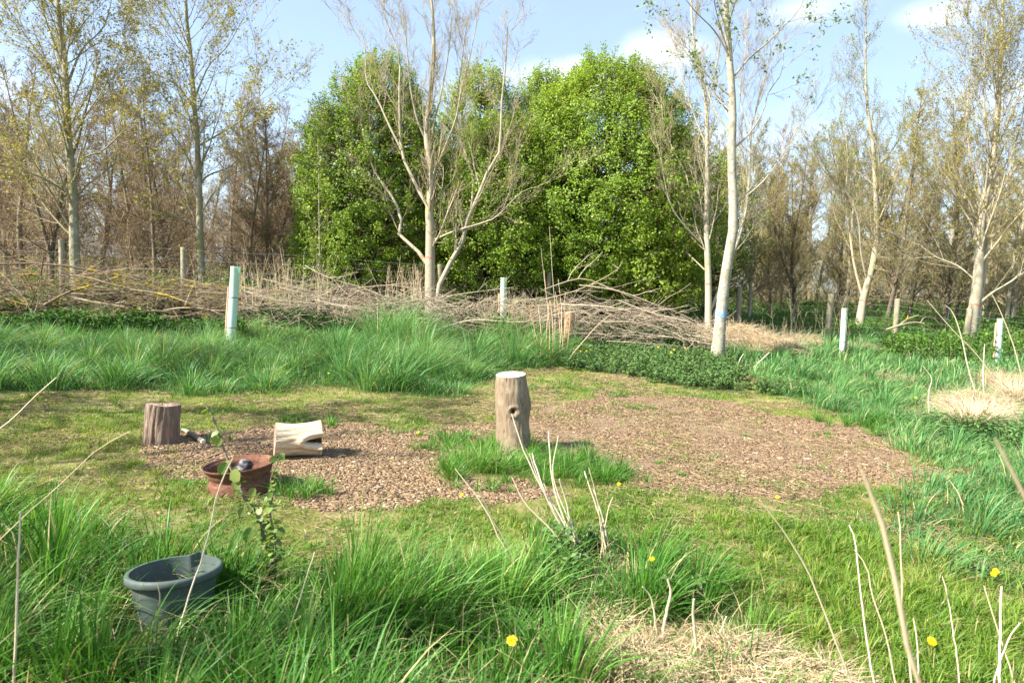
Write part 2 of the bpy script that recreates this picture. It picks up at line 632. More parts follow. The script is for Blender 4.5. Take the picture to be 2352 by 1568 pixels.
n1, n2, n3 = gnoise(1.3), gnoise(14, 8), gnoise(90, 4, .7)
lawn = ramp(nt, [(.34, (.10, .115, .03)), (.46, (.14, .15, .035)), (.54, (.22, .185, .08)), (.66, (.34, .26, .14))])
lm1 = N('ShaderNodeMath')
lm1.operation = 'MULTIPLY_ADD'
Lk(n1.outputs['Fac'], lm1.inputs[0])
lm1.inputs[1].default_value = .6
lm2 = N('ShaderNodeMath')
lm2.operation = 'MULTIPLY'
lm2.inputs[1].default_value = .4
Lk(n2.outputs['Fac'], lm2.inputs[0])
Lk(lm2.outputs[0], lm1.inputs[2])
Lk(lm1.outputs[0], lawn.inputs[0])
soil = ramp(nt, [(.3, (.12, .08, .05)), (.5, (.205, .142, .09)), (.65, (.275, .195, .125)), (.8, (.34, .25, .16))])
ad1 = N('ShaderNodeMath')
ad1.operation = 'MULTIPLY_ADD'
Lk(n3.outputs['Fac'], ad1.inputs[0])
ad1.inputs[1].default_value = .5
ad2 = N('ShaderNodeMath')
ad2.operation = 'MULTIPLY'
ad2.inputs[1].default_value = .5
Lk(n2.outputs['Fac'], ad2.inputs[0])
Lk(ad2.outputs[0], ad1.inputs[2])
Lk(ad1.outputs[0], soil.inputs[0])
tallc = ramp(nt, [(.35, (.045, .06, .018)), (.65, (.10, .11, .035))])
Lk(n2.outputs['Fac'], tallc.inputs[0])
dryc = ramp(nt, [(.35, (.22, .16, .10)), (.65, (.42, .33, .22))])
Lk(n3.outputs['Fac'], dryc.inputs[0])
c = gmix(gatt('tall').outputs['Fac'], lawn.outputs[0], tallc.outputs[0])
c = gmix(gatt('chip').outputs['Fac'], c, soil.outputs[0])
c = gmix(gatt('dry').outputs['Fac'], c, dryc.outputs[0])
p = N('ShaderNodeBsdfPrincipled')
p.inputs['Roughness'].default_value = .95
p.inputs['Specular IOR Level'].default_value = .1
Lk(c, p.inputs['Base Color'])
bp = N('ShaderNodeBump')
bp.inputs['Strength'].default_value = .8
bp.inputs['Distance'].default_value = .02
Lk(ad1.outputs[0], bp.inputs['Height'])
Lk(bp.outputs[0], p.inputs['Normal'])
o = N('ShaderNodeOutputMaterial')
Lk(p.outputs[0], o.inputs[0])
g = link('ground', me, None, [m])
g['kind'] = 'structure'


# ------------------------------------------------------------------ grass and ground cover
def onground(x, y, dz=0):
    return np.stack([x, y, gh(x, y) + dz], 1)


def infront(x, y, margin=1.25):
    """keeps a margin beyond both sides of the frame"""
    return (np.abs(x) < (y * .76 + .5) * margin) & (y > .9)


def scatter(n, x0, x1, y0, y1, fall=0.0, ref=4.0):
    x = R.uniform(x0, x1, n)
    y = R.uniform(y0, y1, n)
    k = infront(x, y)
    if fall:
        k &= R.random(n) < np.clip((ref / y) ** fall, 0, 1)
    return x[k], y[k]


# objects' footprints where no grass may stand: (x, y, r)
NOGRASS = []


def clear(x, y, keep):
    for (a, b, r) in NOGRASS:
        keep &= (x - a) ** 2 + (y - b) ** 2 > r * r
    return keep


b_bucket = G(385, 1415)
b_wheel = G(556, 1122)
b_log = G(676, 1046)
b_log2 = G(369, 1014)
b_stump = G(1180, 1036)
b_guard = G(627, 1356)
NOGRASS += [(b_bucket[0], b_bucket[1], .18), (b_bucket[0] - .03, b_bucket[1] - .17, .13), (b_bucket[0] - .05, b_bucket[1] - .28, .12), (b_bucket[0] - .02, b_bucket[1] - .38, .09), (b_guard[0], b_guard[1] - .06, .05), (b_guard[0], b_guard[1] - .13, .055), (b_guard[0], b_guard[1] - .20, .05), (b_wheel[0], b_wheel[1], .2), (b_log[0], b_log[1], .17), (b_log2[0], b_log2[1], .13),
            (b_stump[0], b_stump[1], .145), (b_guard[0], b_guard[1], .03)]
_t = G(529, 800)
NOGRASS += [(_t[0], _t[1], .16), (_t[0] + .1, _t[1] - .3, .22)]


def tufts(acc, x0, x1, y0, y1, ntuft, per, hmean, w, zones, spread=.06, wind=(.35, 0), segs=4, vbase=.5, lean=.6, mat=0, hmap=None, fall=0, ref=4):
    tx, ty = scatter(ntuft, x0, x1, y0, y1, fall, ref)
    if zones is not None:
        k = np.isin(zone(tx, ty), zones)
        tx, ty = tx[k], ty[k]
    nt_ = len(tx)
    th = hmean * R.uniform(.45, 1.4, nt_) * (.65 + .7 * vn(tx, ty, .8, 21))
    if hmap is not None:
        th = th * hmap(tx, ty)
    tv = vbase + .45 * (vn(tx, ty, .9, 33) - .5) + R.normal(0, .1, nt_)
    cnt = R.poisson(per, nt_)
    idx = np.repeat(np.arange(nt_), cnt)
    n = len(idx)
    a = R.uniform(0, 2 * np.pi, n)
    rr = np.abs(R.normal(0, spread, n))
    x = tx[idx] + rr * np.cos(a)
    y = ty[idx] + rr * np.sin(a)
    keep = clear(x, y, np.ones(n, bool))
    idx, a, rr, x, y = idx[keep], a[keep], rr[keep], x[keep], y[keep]
    n = len(idx)
    ln = np.clip(lean * (.3 + rr / spread * .5) + R.normal(0, .18, n), .02, 1.7)
    wx = wind[0] * (.6 + .8 * vn(x, y, .7, 44))
    dx = np.cos(a) * ln + wx
    dy = np.sin(a) * ln + wind[1]
    h = th[idx] * R.uniform(.55, 1.1, n)
    v = np.clip(tv[idx] + R.normal(0, .17, n), 0, .93)
    v[R.random(n) < .04] = 1
    blades(acc, onground(x, y, -.01), h, w * R.uniform(.6, 1.3, n), np.arctan2(dy, dx), np.hypot(dx, dy), v, segs, mat=mat)


def stuff(acc, name, label, cat, mats, group=None):
    o = acc.obj(name, None, mats)
    tag(o, label, cat, group, 'stuff')
    return o


# near tall grass
A = Acc()
tufts(A, -4.5, 3.2, 1.2, 4.6, 420, 110, .34, .0085, [3], spread=.10, wind=(.20, -.02), segs=5, vbase=.58, lean=.62)
tufts(A, -4.5, 3.2, 1.2, 4.6, 3400, 17, .20, .0068, [3], spread=.06, wind=(.16, -.02), segs=5, vbase=.46, lean=.5)
tufts(A, -3.5, 3, .8, 4.0, 900, 20, .17, .007, [7], spread=.045, wind=(.3, 0), segs=5, vbase=.52)
n = 4500
x, y = R.uniform(-4, 3, n), R.uniform(1.2, 4.3, n)
k = np.isin(zone(x, y), [3, 7])
x, y = x[k], y[k]
n = len(x)
blades(A, onground(x, y), R.uniform(.08, .3, n), R.uniform(.003, .006, n), R.uniform(0, 6.28, n), R.uniform(.8, 1.8, n), np.ones(n), 4)
stuff(A, 'tall_grass', 'long bright green grass leaning right in the foreground', 'grass', [M['grass_tall']])

# long tufts in the back band
A = Acc()


def hb(x, y):
    return .8 + .5 * np.exp(-((x + 1.6) / 1.3) ** 2) * sm(8, 10, y) + .2 * np.sin(x * 2.1) + .25 * sm(-6, -3, x) * sm(11, 12.5, y)


tufts(A, -13, 4, 7.6, 14.2, 760, 130, .50, .011, [4], spread=.16, wind=(.2, -.05), segs=5, vbase=.72, hmap=hb, lean=.95)
tufts(A, -13, 4, 7.6, 14.2, 7500, 11, .16, .010, [4], spread=.12, wind=(.2, -.05), segs=4, vbase=.48, hmap=hb)
stuff(A, 'tussock_grass', 'tall tussocks of blue green grass in front of the brushwood hedge', 'grass', [M['grass_blue']])

# meadow on the right, reaching under the fence
A = Acc()
tufts(A, 1.5, 22, 3.6, 12.5, 1500, 75, .27, .009, [5], spread=.15, wind=(.42, -.05), segs=4, vbase=.62, fall=.8, ref=6, lean=.85)
tufts(A, 1.5, 22, 3.6, 12.5, 12500, 10, .12, .008, [5], spread=.10, wind=(.35, -.05), segs=4, vbase=.52, fall=.8, ref=6)
tufts(A, 2.5, 26, 12, 30, 1800, 40, .32, .018, [5], spread=.25, wind=(.3, 0), segs=3, vbase=.6, lean=.8)
tufts(A, 2.5, 26, 12, 30, 9000, 7, .16, .018, [5], spread=.2, wind=(.3, 0), segs=3, vbase=.5)
stuff(A, 'meadow_grass', 'mid height meadow grass sweeping right along the edge of the clearing', 'grass', [M['grass_blue']])

# the clump round the cut stump and small clumps
A = Acc()
tufts(A, -3, 3, 4.5, 8, 900, 60, .19, .006, [8], spread=.06, wind=(.1, -.1), segs=4, vbase=.62, lean=.95)
for (px_, py_, r_, n_, h_) in [(690, 975, .16, 9, .13), (715, 1130, .13, 9, .14), (665, 1125, .1, 6, .15), (520, 1008, .1, 5, .08), (1465, 938, .14, 7, .07),
                               (1020, 1010, .16, 12, .13), (1060, 1025, .15, 12, .14), (1000, 1035, .1, 8, .1), (940, 998, .07, 4, .06), (865, 997, .06, 3, .05),
                               (2010, 985, .25, 22, .24), (1120, 1120, .15, 8, .1), (1300, 885, .25, 10, .08), (1385, 905, .2, 9, .08), (430, 1105, .1, 4, .06),
                               (1255, 895, .2, 8, .07), (1640, 1055, .06, 2, .04), (1560, 1090, .06, 3, .04), (1500, 1062, .06, 2, .04), (1480, 1020, .07, 2, .04),
                               (1850, 1075, .08, 3, .05), (1700, 1000, .07, 2, .04), (1345, 1095, .12, 9, .11), (1400, 1095, .1, 6, .09), (1900, 1000, .1, 4, .06)]:
    gp = G(px_, py_)
    for _ in range(n_):
        cx_, cy_ = gp[0] + R.normal(0, r_), gp[1] + R.normal(0, r_ * .8)
        n = 26
        a = R.uniform(0, 6.28, n)
        rr = np.abs(R.normal(0, .035, n))
        x, y = cx_ + rr * np.cos(a), cy_ + rr * np.sin(a)
        k = clear(x, y, np.ones(n, bool))
        blades(A, onground(x, y)[k], (h_ * R.uniform(.5, 1.2, n))[k], np.full(n, .006)[k], a[k], np.clip(R.normal(.6, .3, n), .05, 1.5)[k],
               np.clip(R.normal(.6, .2, n), 0, .95)[k], 4)
stuff(A, 'grass_clumps', 'clumps of green grass at the foot of the stump and on the wood chips', 'grass', [M['grass_tall']])

# mown turf
A = Acc()
tufts(A, -8.5, 9, 1.6, 11, 5200, 22, .075, .0055, [0], spread=.05, wind=(.05, -.05), segs=3, vbase=.42, lean=1.0, fall=1.0, ref=4.5)
tufts(A, .3, 6, 1.4, 4.6, 2600, 24, .10, .006, [0], spread=.05, wind=(.2, -.05), segs=4, vbase=.5, lean=1.0)
x, y = scatter(1000000, -8.5, 9, 1.5, 12.5, 1.2, 4.5)
zz = zone(x, y)
pn = vn(x, y, .45, 51) * .6 + vn(x, y, .14, 52) * .4
k = (zz == 0) & (R.random(len(x)) < .25 + 1.1 * sm(.3, .65, pn))
k |= ((zz == 1) | (zz == 2)) & (vn(x, y, .22, 61) * .6 + vn(x, y, .9, 62) * .4 > .62) & (R.random(len(x)) < .30)
k |= np.isin(zz, [5]) & (R.random(len(x)) < .4)
k |= np.isin(zz, [7]) & (R.random(len(x)) < .15)
k = clear(x, y, k)
x, y, pn = x[k], y[k], pn[k]
lng = sm(.5, 2.5, x) * sm(5.2, 3.6, y)          # longer towards the near right
n = len(x)
h = R.uniform(.02, .05, n) * (.5 + 1.3 * vn(x, y, .25, 53) * vn(x, y, .09, 58) * 1.5) * (1 + 1.3 * lng)
v = np.clip(.55 - .5 * (pn - .4) + .75 * (vn(x, y, 1.1, 54) - .5) + .35 * (vn(x, y, .3, 57) - .5) + R.normal(0, .15, n), 0, .96)
v[R.random(n) < .06] = 1
blades(A, onground(x, y, -.004), h, .0055 * (1 + y / 14) * R.uniform(.6, 1.2, n), R.uniform(-1.9, 1.9, n), np.clip(R.normal(.8, .4, n), .1, 1.8), v, 2)
stuff(A, 'short_turf', 'mown yellow green turf round the wood chip patch', 'grass', [M['grass_lawn']])

# dead clippings lying on the turf
A = Acc()
x, y = scatter(260000, -9, 9, 2.2, 12, .8, 6)
zz = zone(x, y)
d = vn(x, y, .5, 71) * .6 + vn(x, y, .17, 72) * .4
k = (zz == 0) & (d > .44) & (R.random(len(x)) < sm(.43, .62, d) * (.35 + .65 * sm(6.2, 7.5, y)))
k |= (zz == 2) & (R.random(len(x)) < .30 * sm(.35, .7, vn(x, y, .6, 75)))
k |= (zz == 1) & (R.random(len(x)) < .06)
k |= (zz == 5) & (d > .66)
k |= (zz == 7) & (R.random(len(x)) < .6)
k = clear(x, y, k)
x, y = x[k], y[k]
n = len(x)
hh = R.uniform(.03, .12, n)
a = R.uniform(0, 6.28, n)
pts = np.stack([np.stack([x, y, gh(x, y) + R.uniform(.004, .02, n)], 1)] * 3, 1)
for j, s in enumerate((-.5, 0, .5)):
    pts[:, j, 0] += np.cos(a) * hh * s + (j == 1) * R.normal(0, .006, n)
    pts[:, j, 1] += np.sin(a) * hh * s + (j == 1) * R.normal(0, .006, n)
    pts[:, j, 2] += R.uniform(0, .012, n)
tubes(A, pts, np.full((n, 3), .0014) * np.array([[1, 1, .5]]) * (1 + y / 9)[:, None], 3, np.clip(R.normal(.5, .25, n), 0, 1))
stuff(A, 'grass_clippings', 'dry mown clippings lying in swathes on the turf', 'clippings', [M['clip']])

# wood chips
A = Acc()


def chips(n, zsel, size, elong, yr):
    x, y = scatter(n, -6, 7, yr[0], yr[1])
    zz = zone(x, y)
    k = np.isin(zz, zsel) & (R.random(len(x)) < np.where(zz == 1, .45, .12) + .88 * sm(.32, .6, vn(x, y, .5, 83) * .6 + vn(x, y, .15, 84) * .4))
    # spill a little onto the turf
    k |= (zz == 0) & (vn(x, y, .5, 81) > .78) & (R.random(len(x)) < .06)
    k = clear(x, y, k)
    x, y = x[k], y[k]
    n = len(x)
    L = size * np.exp(R.normal(0, .45, n))
    W = L * R.uniform(.18, .5, n) / elong
    T = np.minimum(W * .5, .004)
    a = R.uniform(0, 6.28, n)
    t1 = R.normal(0, .12, n)
    t2 = R.normal(0, .2, n)
    ex = np.stack([np.cos(a) * np.cos(t1), np.sin(a) * np.cos(t1), np.sin(t1)], 1)
    ey = np.stack([-np.sin(a), np.cos(a), t2], 1)
    ez = unit(np.cross(ex, ey))
    c = onground(x, y) + np.array([0, 0, 1]) * (R.uniform(-.002, .008, n))[:, None]
    V = []
    for sx, sy, sz in [(-1, -1, -1), (1, -.7, -1), (.8, 1, -1), (-1.1, .8, -1), (-1, -1, 1), (1, -.7, 1), (.8, 1, 1), (-1.1, .8, 1)]:
        V.append(c + ex * (L * .5 * sx)[:, None] + ey * (W * .5 * sy)[:, None] + ez * (T * .5 * sz)[:, None])
    V = np.stack(V, 1).reshape(-1, 3)
    b = (np.arange(n) * 8)[:, None, None]
    q = (b + np.array([[[4, 5, 6, 7], [0, 1, 5, 4], [1, 2, 6, 5], [2, 3, 7, 6], [3, 0, 4, 7]]])).reshape(-1, 4)
    v = np.clip(R.normal(.5, .22, n), 0, .97)
    v[R.random(n) < .012] = 1
    A.add(V, [q], np.repeat(v, 8))


chips(300000, [1], .021, .9, (4.0, 7.6))
chips(330000, [2], .024, 1.6, (4.4, 10.5))
chips(26000, [1, 2], .045, 2.2, (4.0, 10.5))
stuff(A, 'wood_chips', 'brown wood chips spread over the bare ground of the clearing', 'wood chips', [M['chip']])


# ------------------------------------------------------------------ trees
def resample(P_, k):
    P_ = np.asarray(P_, float)
    n = len(P_)
    # Catmull-Rom through the points, then even arc length
    out = []
    for i_ in range(n - 1):
        p0 = P_[max(i_ - 1, 0)]
        p1, p2 = P_[i_], P_[i_ + 1]
        p3 = P_[min(i_ + 2, n - 1)]
        for t_ in np.linspace(0, 1, 8, endpoint=False):
            out.append(.5 * ((2 * p1) + (-p0 + p2) * t_ + (2 * p0 - 5 * p1 + 4 * p2 - p3) * t_ ** 2 + (-p0 + 3 * p1 - 3 * p2 + p3) * t_ ** 3))
    out.append(P_[-1])
    out = np.array(out)
    s = np.concatenate([[0], np.cumsum(np.linalg.norm(np.diff(out[:, :3], axis=0), axis=1))])
    q_ = np.linspace(0, s[-1], k)
    return np.stack([np.interp(q_, s, out[:, j]) for j in range(out.shape[1])], 1)


def shoot(P0, D, Ls, R0, k, wig, trop, endr, rng):
    n = len(P0)
    pts = np.zeros((n, k + 1, 3))
    pts[:, 0] = P0
    d = unit(D)
    st = (Ls / k)[:, None]
    for j in range(k):
        d = unit(d + rng.normal(0, wig, (n, 3)) + np.array([0, 0, trop]))
        pts[:, j + 1] = pts[:, j] + d * st
    s = np.linspace(0, 1, k + 1)[None]
    rad = R0[:, None] * (1 - s * (1 - endr))
    return pts, rad


def kids(pts, rad, m, t0, t1, ang, ratio, rr, rng, minr=.003, angj=.2, taper=.6, flat=0):
    n, k1, _ = pts.shape
    k = k1 - 1
    t = t0 + (t1 - t0) * (np.arange(m)[None] + rng.random((n, m))) / m
    f = np.clip(t * k, 0, k - 1e-4)
    i0 = f.astype(int)
    fr = (f - i0)[..., None]
    ar = np.arange(n)[:, None]
    p = pts[ar, i0] * (1 - fr) + pts[ar, i0 + 1] * fr
    tg = unit(pts[ar, i0 + 1] - pts[ar, i0])
    r = rad[ar, i0] * (1 - fr[..., 0]) + rad[ar, i0 + 1] * fr[..., 0]
    rv = rng.normal(size=(n, m, 3))
    if flat:
        rv[..., 2] *= 1 - flat
    pp = unit(rv - tg * (rv * tg).sum(-1, keepdims=True))
    aa = rng.normal(ang, angj, (n, m))[..., None]
    D = tg * np.cos(aa) + pp * np.sin(aa)
    L = np.linalg.norm(np.diff(pts, axis=1), axis=2).sum(1)[:, None] * ratio * (1 - taper * (t - t0) / max(t1 - t0, .01)) * rng.uniform(.6, 1.25, (n, m))
    rr_ = np.maximum(r * rr, minr)
    return p.reshape(-1, 3), D.reshape(-1, 3), L.ravel(), rr_.ravel()


def grow_crown(T, C, stems, spec, rng):
    """stems: list of (pts(k,3), rad(k)). T gets the thick wood, C the fine wood and leaves. spec: list of level dicts, then leaf dict"""
    cur = []
    for (p_, r_) in stems:
        cur.append((p_[None], r_[None]))
    tips = []
    for li, L in enumerate(spec['levels']):
        nxt = []
        for (pts, rad) in cur:
            m_ = L['m']
            if li == 0:
                ln = np.linalg.norm(np.diff(pts, axis=1), axis=2).sum(1)[0]
                m_ = max(3, int(L['m'] * ln))
            P0, D, Ls, R0 = kids(pts, rad, m_, L.get('t0', .2), L.get('t1', .98), L['ang'], L['ratio'], L.get('rr', .55), rng, L.get('minr', .004), L.get('angj', .2), L.get('taper', .6), L.get('flat', 0))
            if li == 0 and 'len' in L:
                hh_ = (P0[:, 2] - spec['z0']) / spec['H']
                Ls = L['len'] * np.clip(spec['prof'](hh_), .08, 2) * rng.uniform(.6, 1.2, len(P0))
            pts2, rad2 = shoot(P0, D, Ls, R0, L['k'], L.get('wig', .12), L.get('trop', .05), L.get('endr', .35), rng)
            nxt.append((pts2, rad2))
        cur = [(np.concatenate([a_[0] for a_ in nxt]), np.concatenate([a_[1] for a_ in nxt]))]
        acc, mt = (T, 0) if L.get('thick') else (C, 0)
        tubes(acc, cur[0][0], cur[0][1], L.get('sides', 3), rng.random(len(cur[0][0])), mt)
        if L.get('leafy'):
            tips.append(cur[0][0])
    lf = spec.get('leaf')
    if lf:
        for pts in tips:
            n, k1, _ = pts.shape
            m_ = lf['m']
            ii = rng.integers(0, n, int(n * m_))
            t_ = rng.uniform(lf.get('t0', .3), 1, len(ii)) * (k1 - 1)
            i0 = np.minimum(t_.astype(int), k1 - 2)
            fr = (t_ - i0)[:, None]
            p_ = pts[ii, i0] * (1 - fr) + pts[ii, i0 + 1] * fr + rng.normal(0, lf.get('sp', .02), (len(ii), 3))
            if 'zmin' in lf:
                p_ = p_[p_[:, 2] > lf['zmin']]
            leaves(C, p_, lf['size'] * rng.uniform(.6, 1.3, len(p_)), np.clip(rng.normal(.5, .25, len(p_)), 0, 1), 1, lf.get('up', .4), lf.get('asp', .6), rng)


def stem_px(pl, w0, w1, d0, dvar=0, k=14, ground=True):
    """a limb given as points seen in the picture and its thickness there; real distance d0, wandering by dvar"""
    pts = []
    n = len(pl)
    for j, q_ in enumerate(pl):
        dd = d0 + dvar * j / (n - 1)
        pts.append(P(q_[0], q_[1], dd))
    pts = np.array(pts)
    if ground:
        b = pts[0].copy()
        zg = gh(b[0], b[1])
        if b[2] > zg + .02:
            e = pts[0] - pts[1]
            e = e / max(abs(e[2]), .05) * (b[2] - zg + .1)
            e[:2] *= .3
            pts = np.vstack([[b[0] + e[0], b[1] + e[1], zg - .1], pts])
        else:
            pts[0, 2] = zg - .08
    p_ = resample(pts, k)
    s = np.linspace(0, 1, k)
    w1 = w1 * .8
    r = (w0 * (1 - s) ** 1.1 + w1 * (1 - (1 - s) ** 1.1)) * (.46 if ground else .35) * d0 / F
    return p_, r


def flare(r, amt=.35):
    r = r.copy()
    r[0] *= 1 + amt
    r[1] *= 1 + amt * .25
    return r


def ring_band(stem, z0, z1, name, mat, parent, seed=0):
    """a painted ring a hair proud of the bark"""
    p_, r = stem
    zs = p_[:, 2]
    n = 6
    zz_ = np.linspace(z0, z1, n)
    pts = np.stack([np.interp(zz_, zs, p_[:, 0]), np.interp(zz_, zs, p_[:, 1]), zz_], 1)[None]
    rr = np.interp(zz_, zs, r)[None] * 1.012 + .0015
    a = Acc()
    tubes(a, pts, rr, 14, np.array([.5]))
    return a.obj(name, parent, [mat], True)


def hero(name, label, cat, group, stems, spec, bark, twig, leaf, seed, bands=()):
    rng = np.random.default_rng(seed)
    base = stems[0][0][0]
    root = empty(name, base)
    tag(root, label, cat, group)
    T, C = Acc(), Acc()
    for (p_, r_) in stems:
        tubes(T, p_[None], r_[None], 12 if r_[0] > .05 else 8, rng.random(1))
    zt = max(s_[0][-1, 2] for s_ in stems)
    spec = dict(spec)
    spec['z0'] = base[2]
    spec['H'] = zt - base[2]
    grow_crown(T, C, stems, spec, rng)
    T.obj('trunk', root, [bark], True)
    C.obj('crown', root, [twig] + ([leaf] if leaf else []))
    for (si, ypx, hpx, d, mat) in bands:
        zc = P(stems[si][0][0][0] * 0 + 1176, ypx, d)[2]
        # height from the picture at the stem's own column
        best = min(range(len(stems[si][0])), key=lambda j: abs(proj(stems[si][0][j])[1] - ypx))
        pz = stems[si][0][:, 2]
        ys_ = np.array([proj(q_)[1] for q_ in stems[si][0]])
        o_ = np.argsort(ys_)
        z1 = np.interp(ypx - hpx / 2, ys_[o_], pz[o_])
        z0 = np.interp(ypx + hpx / 2, ys_[o_], pz[o_])
        ring_band(stems[si], z0, z1, 'paint_mark', mat, root)
    return root


def S(m0=5, l1=1.6, leafn=0, lsize=.05, trop=.07, ang=.7, dens=1.0, prof=None, zmin=None, minr=.003, asp=.6, t0=.2):
    sp = {'prof': prof or (lambda h_: 1.15 - .55 * h_),
          'levels': [
              dict(m=m0, ang=ang * .9, ratio=.4, len=l1 * 1.15, rr=.27, k=8, trop=trop, wig=.07, thick=1, sides=5, t0=t0, minr=.0065, endr=.25),
              dict(m=int(8 * dens), ang=.6, ratio=.5, rr=.55, k=6, trop=trop, wig=.08, sides=3, t0=.1, minr=.0042, endr=.4, taper=.5),
              dict(m=int(6 * dens), ang=.6, ratio=.58, rr=.65, k=4, trop=trop, wig=.09, sides=3, t0=.12, minr=minr, endr=.5, leafy=1, taper=.5),
              dict(m=2, ang=.5, ratio=.7, rr=.8, k=3, trop=trop, wig=.09, sides=3, t0=.2, minr=minr * .8, endr=.5, leafy=1)]}
    if leafn:
        sp['leaf'] = dict(m=leafn, size=lsize, sp=.03, asp=asp)
        if zmin is not None:
            sp['leaf']['zmin'] = zmin
    return sp


# A: lichened tree on the left
d = 15.8
st = [stem_px([(180, 690), (172, 600), (168, 440), (163, 380), (155, 300), (152, 220), (147, 120), (137, 60), (133, 0), (128, -150)], 27, 9, d, 0, 18)]
for pl, w, dv in [([(165, 455), (120, 415), (85, 378), (70, 340), (40, 280)], 12, .8), ([(168, 398), (195, 360), (230, 350), (265, 320), (310, 270)], 9, -.8),
                  ([(152, 205), (180, 130), (200, 100), (240, 60), (260, -20)], 9, .6), ([(152, 255), (110, 160), (70, 100), (40, 30), (20, -60)], 9, .7),
                  ([(165, 450), (100, 410), (30, 385), (-60, 360)], 8, -1), ([(150, 165), (110, 60), (95, 0), (85, -90)], 7, -.6),
                  ([(160, 330), (200, 260), (240, 200), (262, 130)], 7, 1)]:
    st.append(stem_px(pl, w, 2.5, d, dv, 10, False))
st[0] = (st[0][0], flare(st[0][1]))
hero('lichened_tree', 'tall lichened tree with tiny olive leaves, the nearest big trunk behind the left brush hedge', 'tree', None, st,
     S(3.4, 2.0, .9, .062, .05, .8, 1.0), M['bark_olive'], M['twig_tan'], M['leaf_bud'], 1)

# B: second tree
d = 17.0
st = [stem_px([(467, 690), (460, 560), (458, 450), (455, 380), (452, 300), (445, 230), (440, 140), (430, 60), (425, -40), (420, -160)], 20, 6, d, 0, 18)]
for pl, w, dv in [([(458, 425), (480, 402), (530, 382), (560, 350)], 7, .8), ([(455, 335), (500, 310), (560, 270), (612, 200)], 7, -.8),
                  ([(455, 425), (430, 360), (390, 300), (345, 260)], 7, -.7), ([(448, 250), (400, 190), (350, 165), (310, 100)], 7, .8),
                  ([(446, 230), (480, 150), (520, 110), (560, 40)], 7, -.5), ([(440, 130), (410, 60), (380, 10), (360, -60)], 6, .5)]:
    st.append(stem_px(pl, w, 2.5, d, dv, 10, False))
st[0] = (st[0][0], flare(st[0][1]))
hero('budding_tree', 'tall budding tree with dark lower trunk, just left of the nearest shelter tube', 'tree', None, st,
     S(3.4, 2.1, .85, .062, .06, .75, 1.0), M['bark_olive'], M['twig_tan'], M['leaf_bud'], 2)

# C: pale bare tree in the centre
d = 16.6
st = [stem_px([(990, 720), (988, 675), (988, 599), (988, 508), (986, 477), (992, 406), (986, 355), (978, 305), (983, 254), (993, 178), (996, 76), (986, -60)], 30, 6, d, 0, 22)]
for pl, w, w2, dv, gr in [
        ([(1000, 715), (1014, 640), (1044, 589), (1065, 548), (1067, 518), (1080, 492), (1100, 447), (1120, 396), (1146, 355), (1151, 294), (1153, 228), (1161, 152), (1166, 60)], 16, 3, -.6, True),
        ([(980, 605), (948, 563), (917, 546), (922, 508), (907, 462), (892, 439), (861, 396), (841, 335), (820, 240)], 14, 3, .6, False),
        ([(985, 478), (958, 431), (938, 386), (922, 345), (917, 228), (917, 127), (887, 51), (877, -40)], 13, 3, .5, False),
        ([(922, 345), (892, 284), (867, 228), (841, 183), (836, 91), (795, 10)], 8, 2.5, .6, False),
        ([(1082, 487), (1087, 406), (1070, 355), (1049, 269), (1060, 150), (1075, 40)], 8, 2.5, .5, False),
        ([(996, 400), (1019, 345), (1047, 274), (1060, 203), (1080, 127), (1100, 30)], 8, 2.5, -.6, False),
        ([(990, 472), (1029, 426), (1070, 386), (1100, 330)], 7, 2.5, .9, False),
        ([(990, 555), (1039, 533), (1105, 513), (1141, 497), (1200, 440), (1240, 430)], 8, 2, -.9, False),
        ([(980, 325), (958, 274), (943, 203), (938, 150), (925, 20)], 8, 2.5, -.4, False),
        ([(990, 300), (1010, 230), (1030, 120), (1040, 0)], 7, 2.5, .6, False)]:
    st.append(stem_px(pl, w, w2, d, dv, 14, gr))
st[0] = (st[0][0], flare(st[0][1], .25))
bare = S(2.1, 1.5, 0, .03, .08, .55, 1.0)
hero('bare_tree', 'bare pale many stemmed tree with red paint rings, in front of the green trees', 'tree', None, st, bare,
     M['bark_pale'], M['twig_pale'], None, 3, [(0, 592, 5, d, M['paint_red']), (2, 590, 5, d, M['paint_red'])])

# D: pale tree behind the white leaning one
d = 16.2
st = [stem_px([(1627, 760), (1627, 736), (1627, 650), (1624, 559), (1622, 508), (1624, 432), (1624, 355), (1624, 264), (1617, 203), (1602, 142), (1591, 76), (1586, -60)], 19, 5, d, 0, 20)]
for pl, w, dv in [([(1619, 498), (1591, 457), (1574, 396), (1546, 345), (1525, 284), (1518, 218)], 7, .5), ([(1617, 564), (1581, 528), (1546, 482), (1530, 432), (1518, 366)], 6, -.6),
                  ([(1619, 620), (1581, 584), (1546, 556)], 5, .7), ([(1628, 720), (1640, 690), (1652, 665), (1663, 635), (1693, 559), (1713, 488), (1723, 376), (1723, 305), (1744, 228), (1764, 152), (1785, 50)], 12, .4),
                  ([(1713, 452), (1754, 416), (1784, 376), (1815, 330), (1840, 284)], 6, -.5), ([(1624, 528), (1667, 472), (1685, 430)], 5, .8),
                  ([(1622, 260), (1640, 180), (1655, 90), (1660, 0)], 6, -.4), ([(1620, 330), (1585, 240), (1560, 160), (1545, 60)], 5, .5), ([(1720, 320), (1700, 220), (1712, 120), (1718, 20)], 5, .5)]:
    st.append(stem_px(pl, w, 2.3, d, dv, 12, False))
st[0] = (st[0][0], flare(st[0][1], .3))
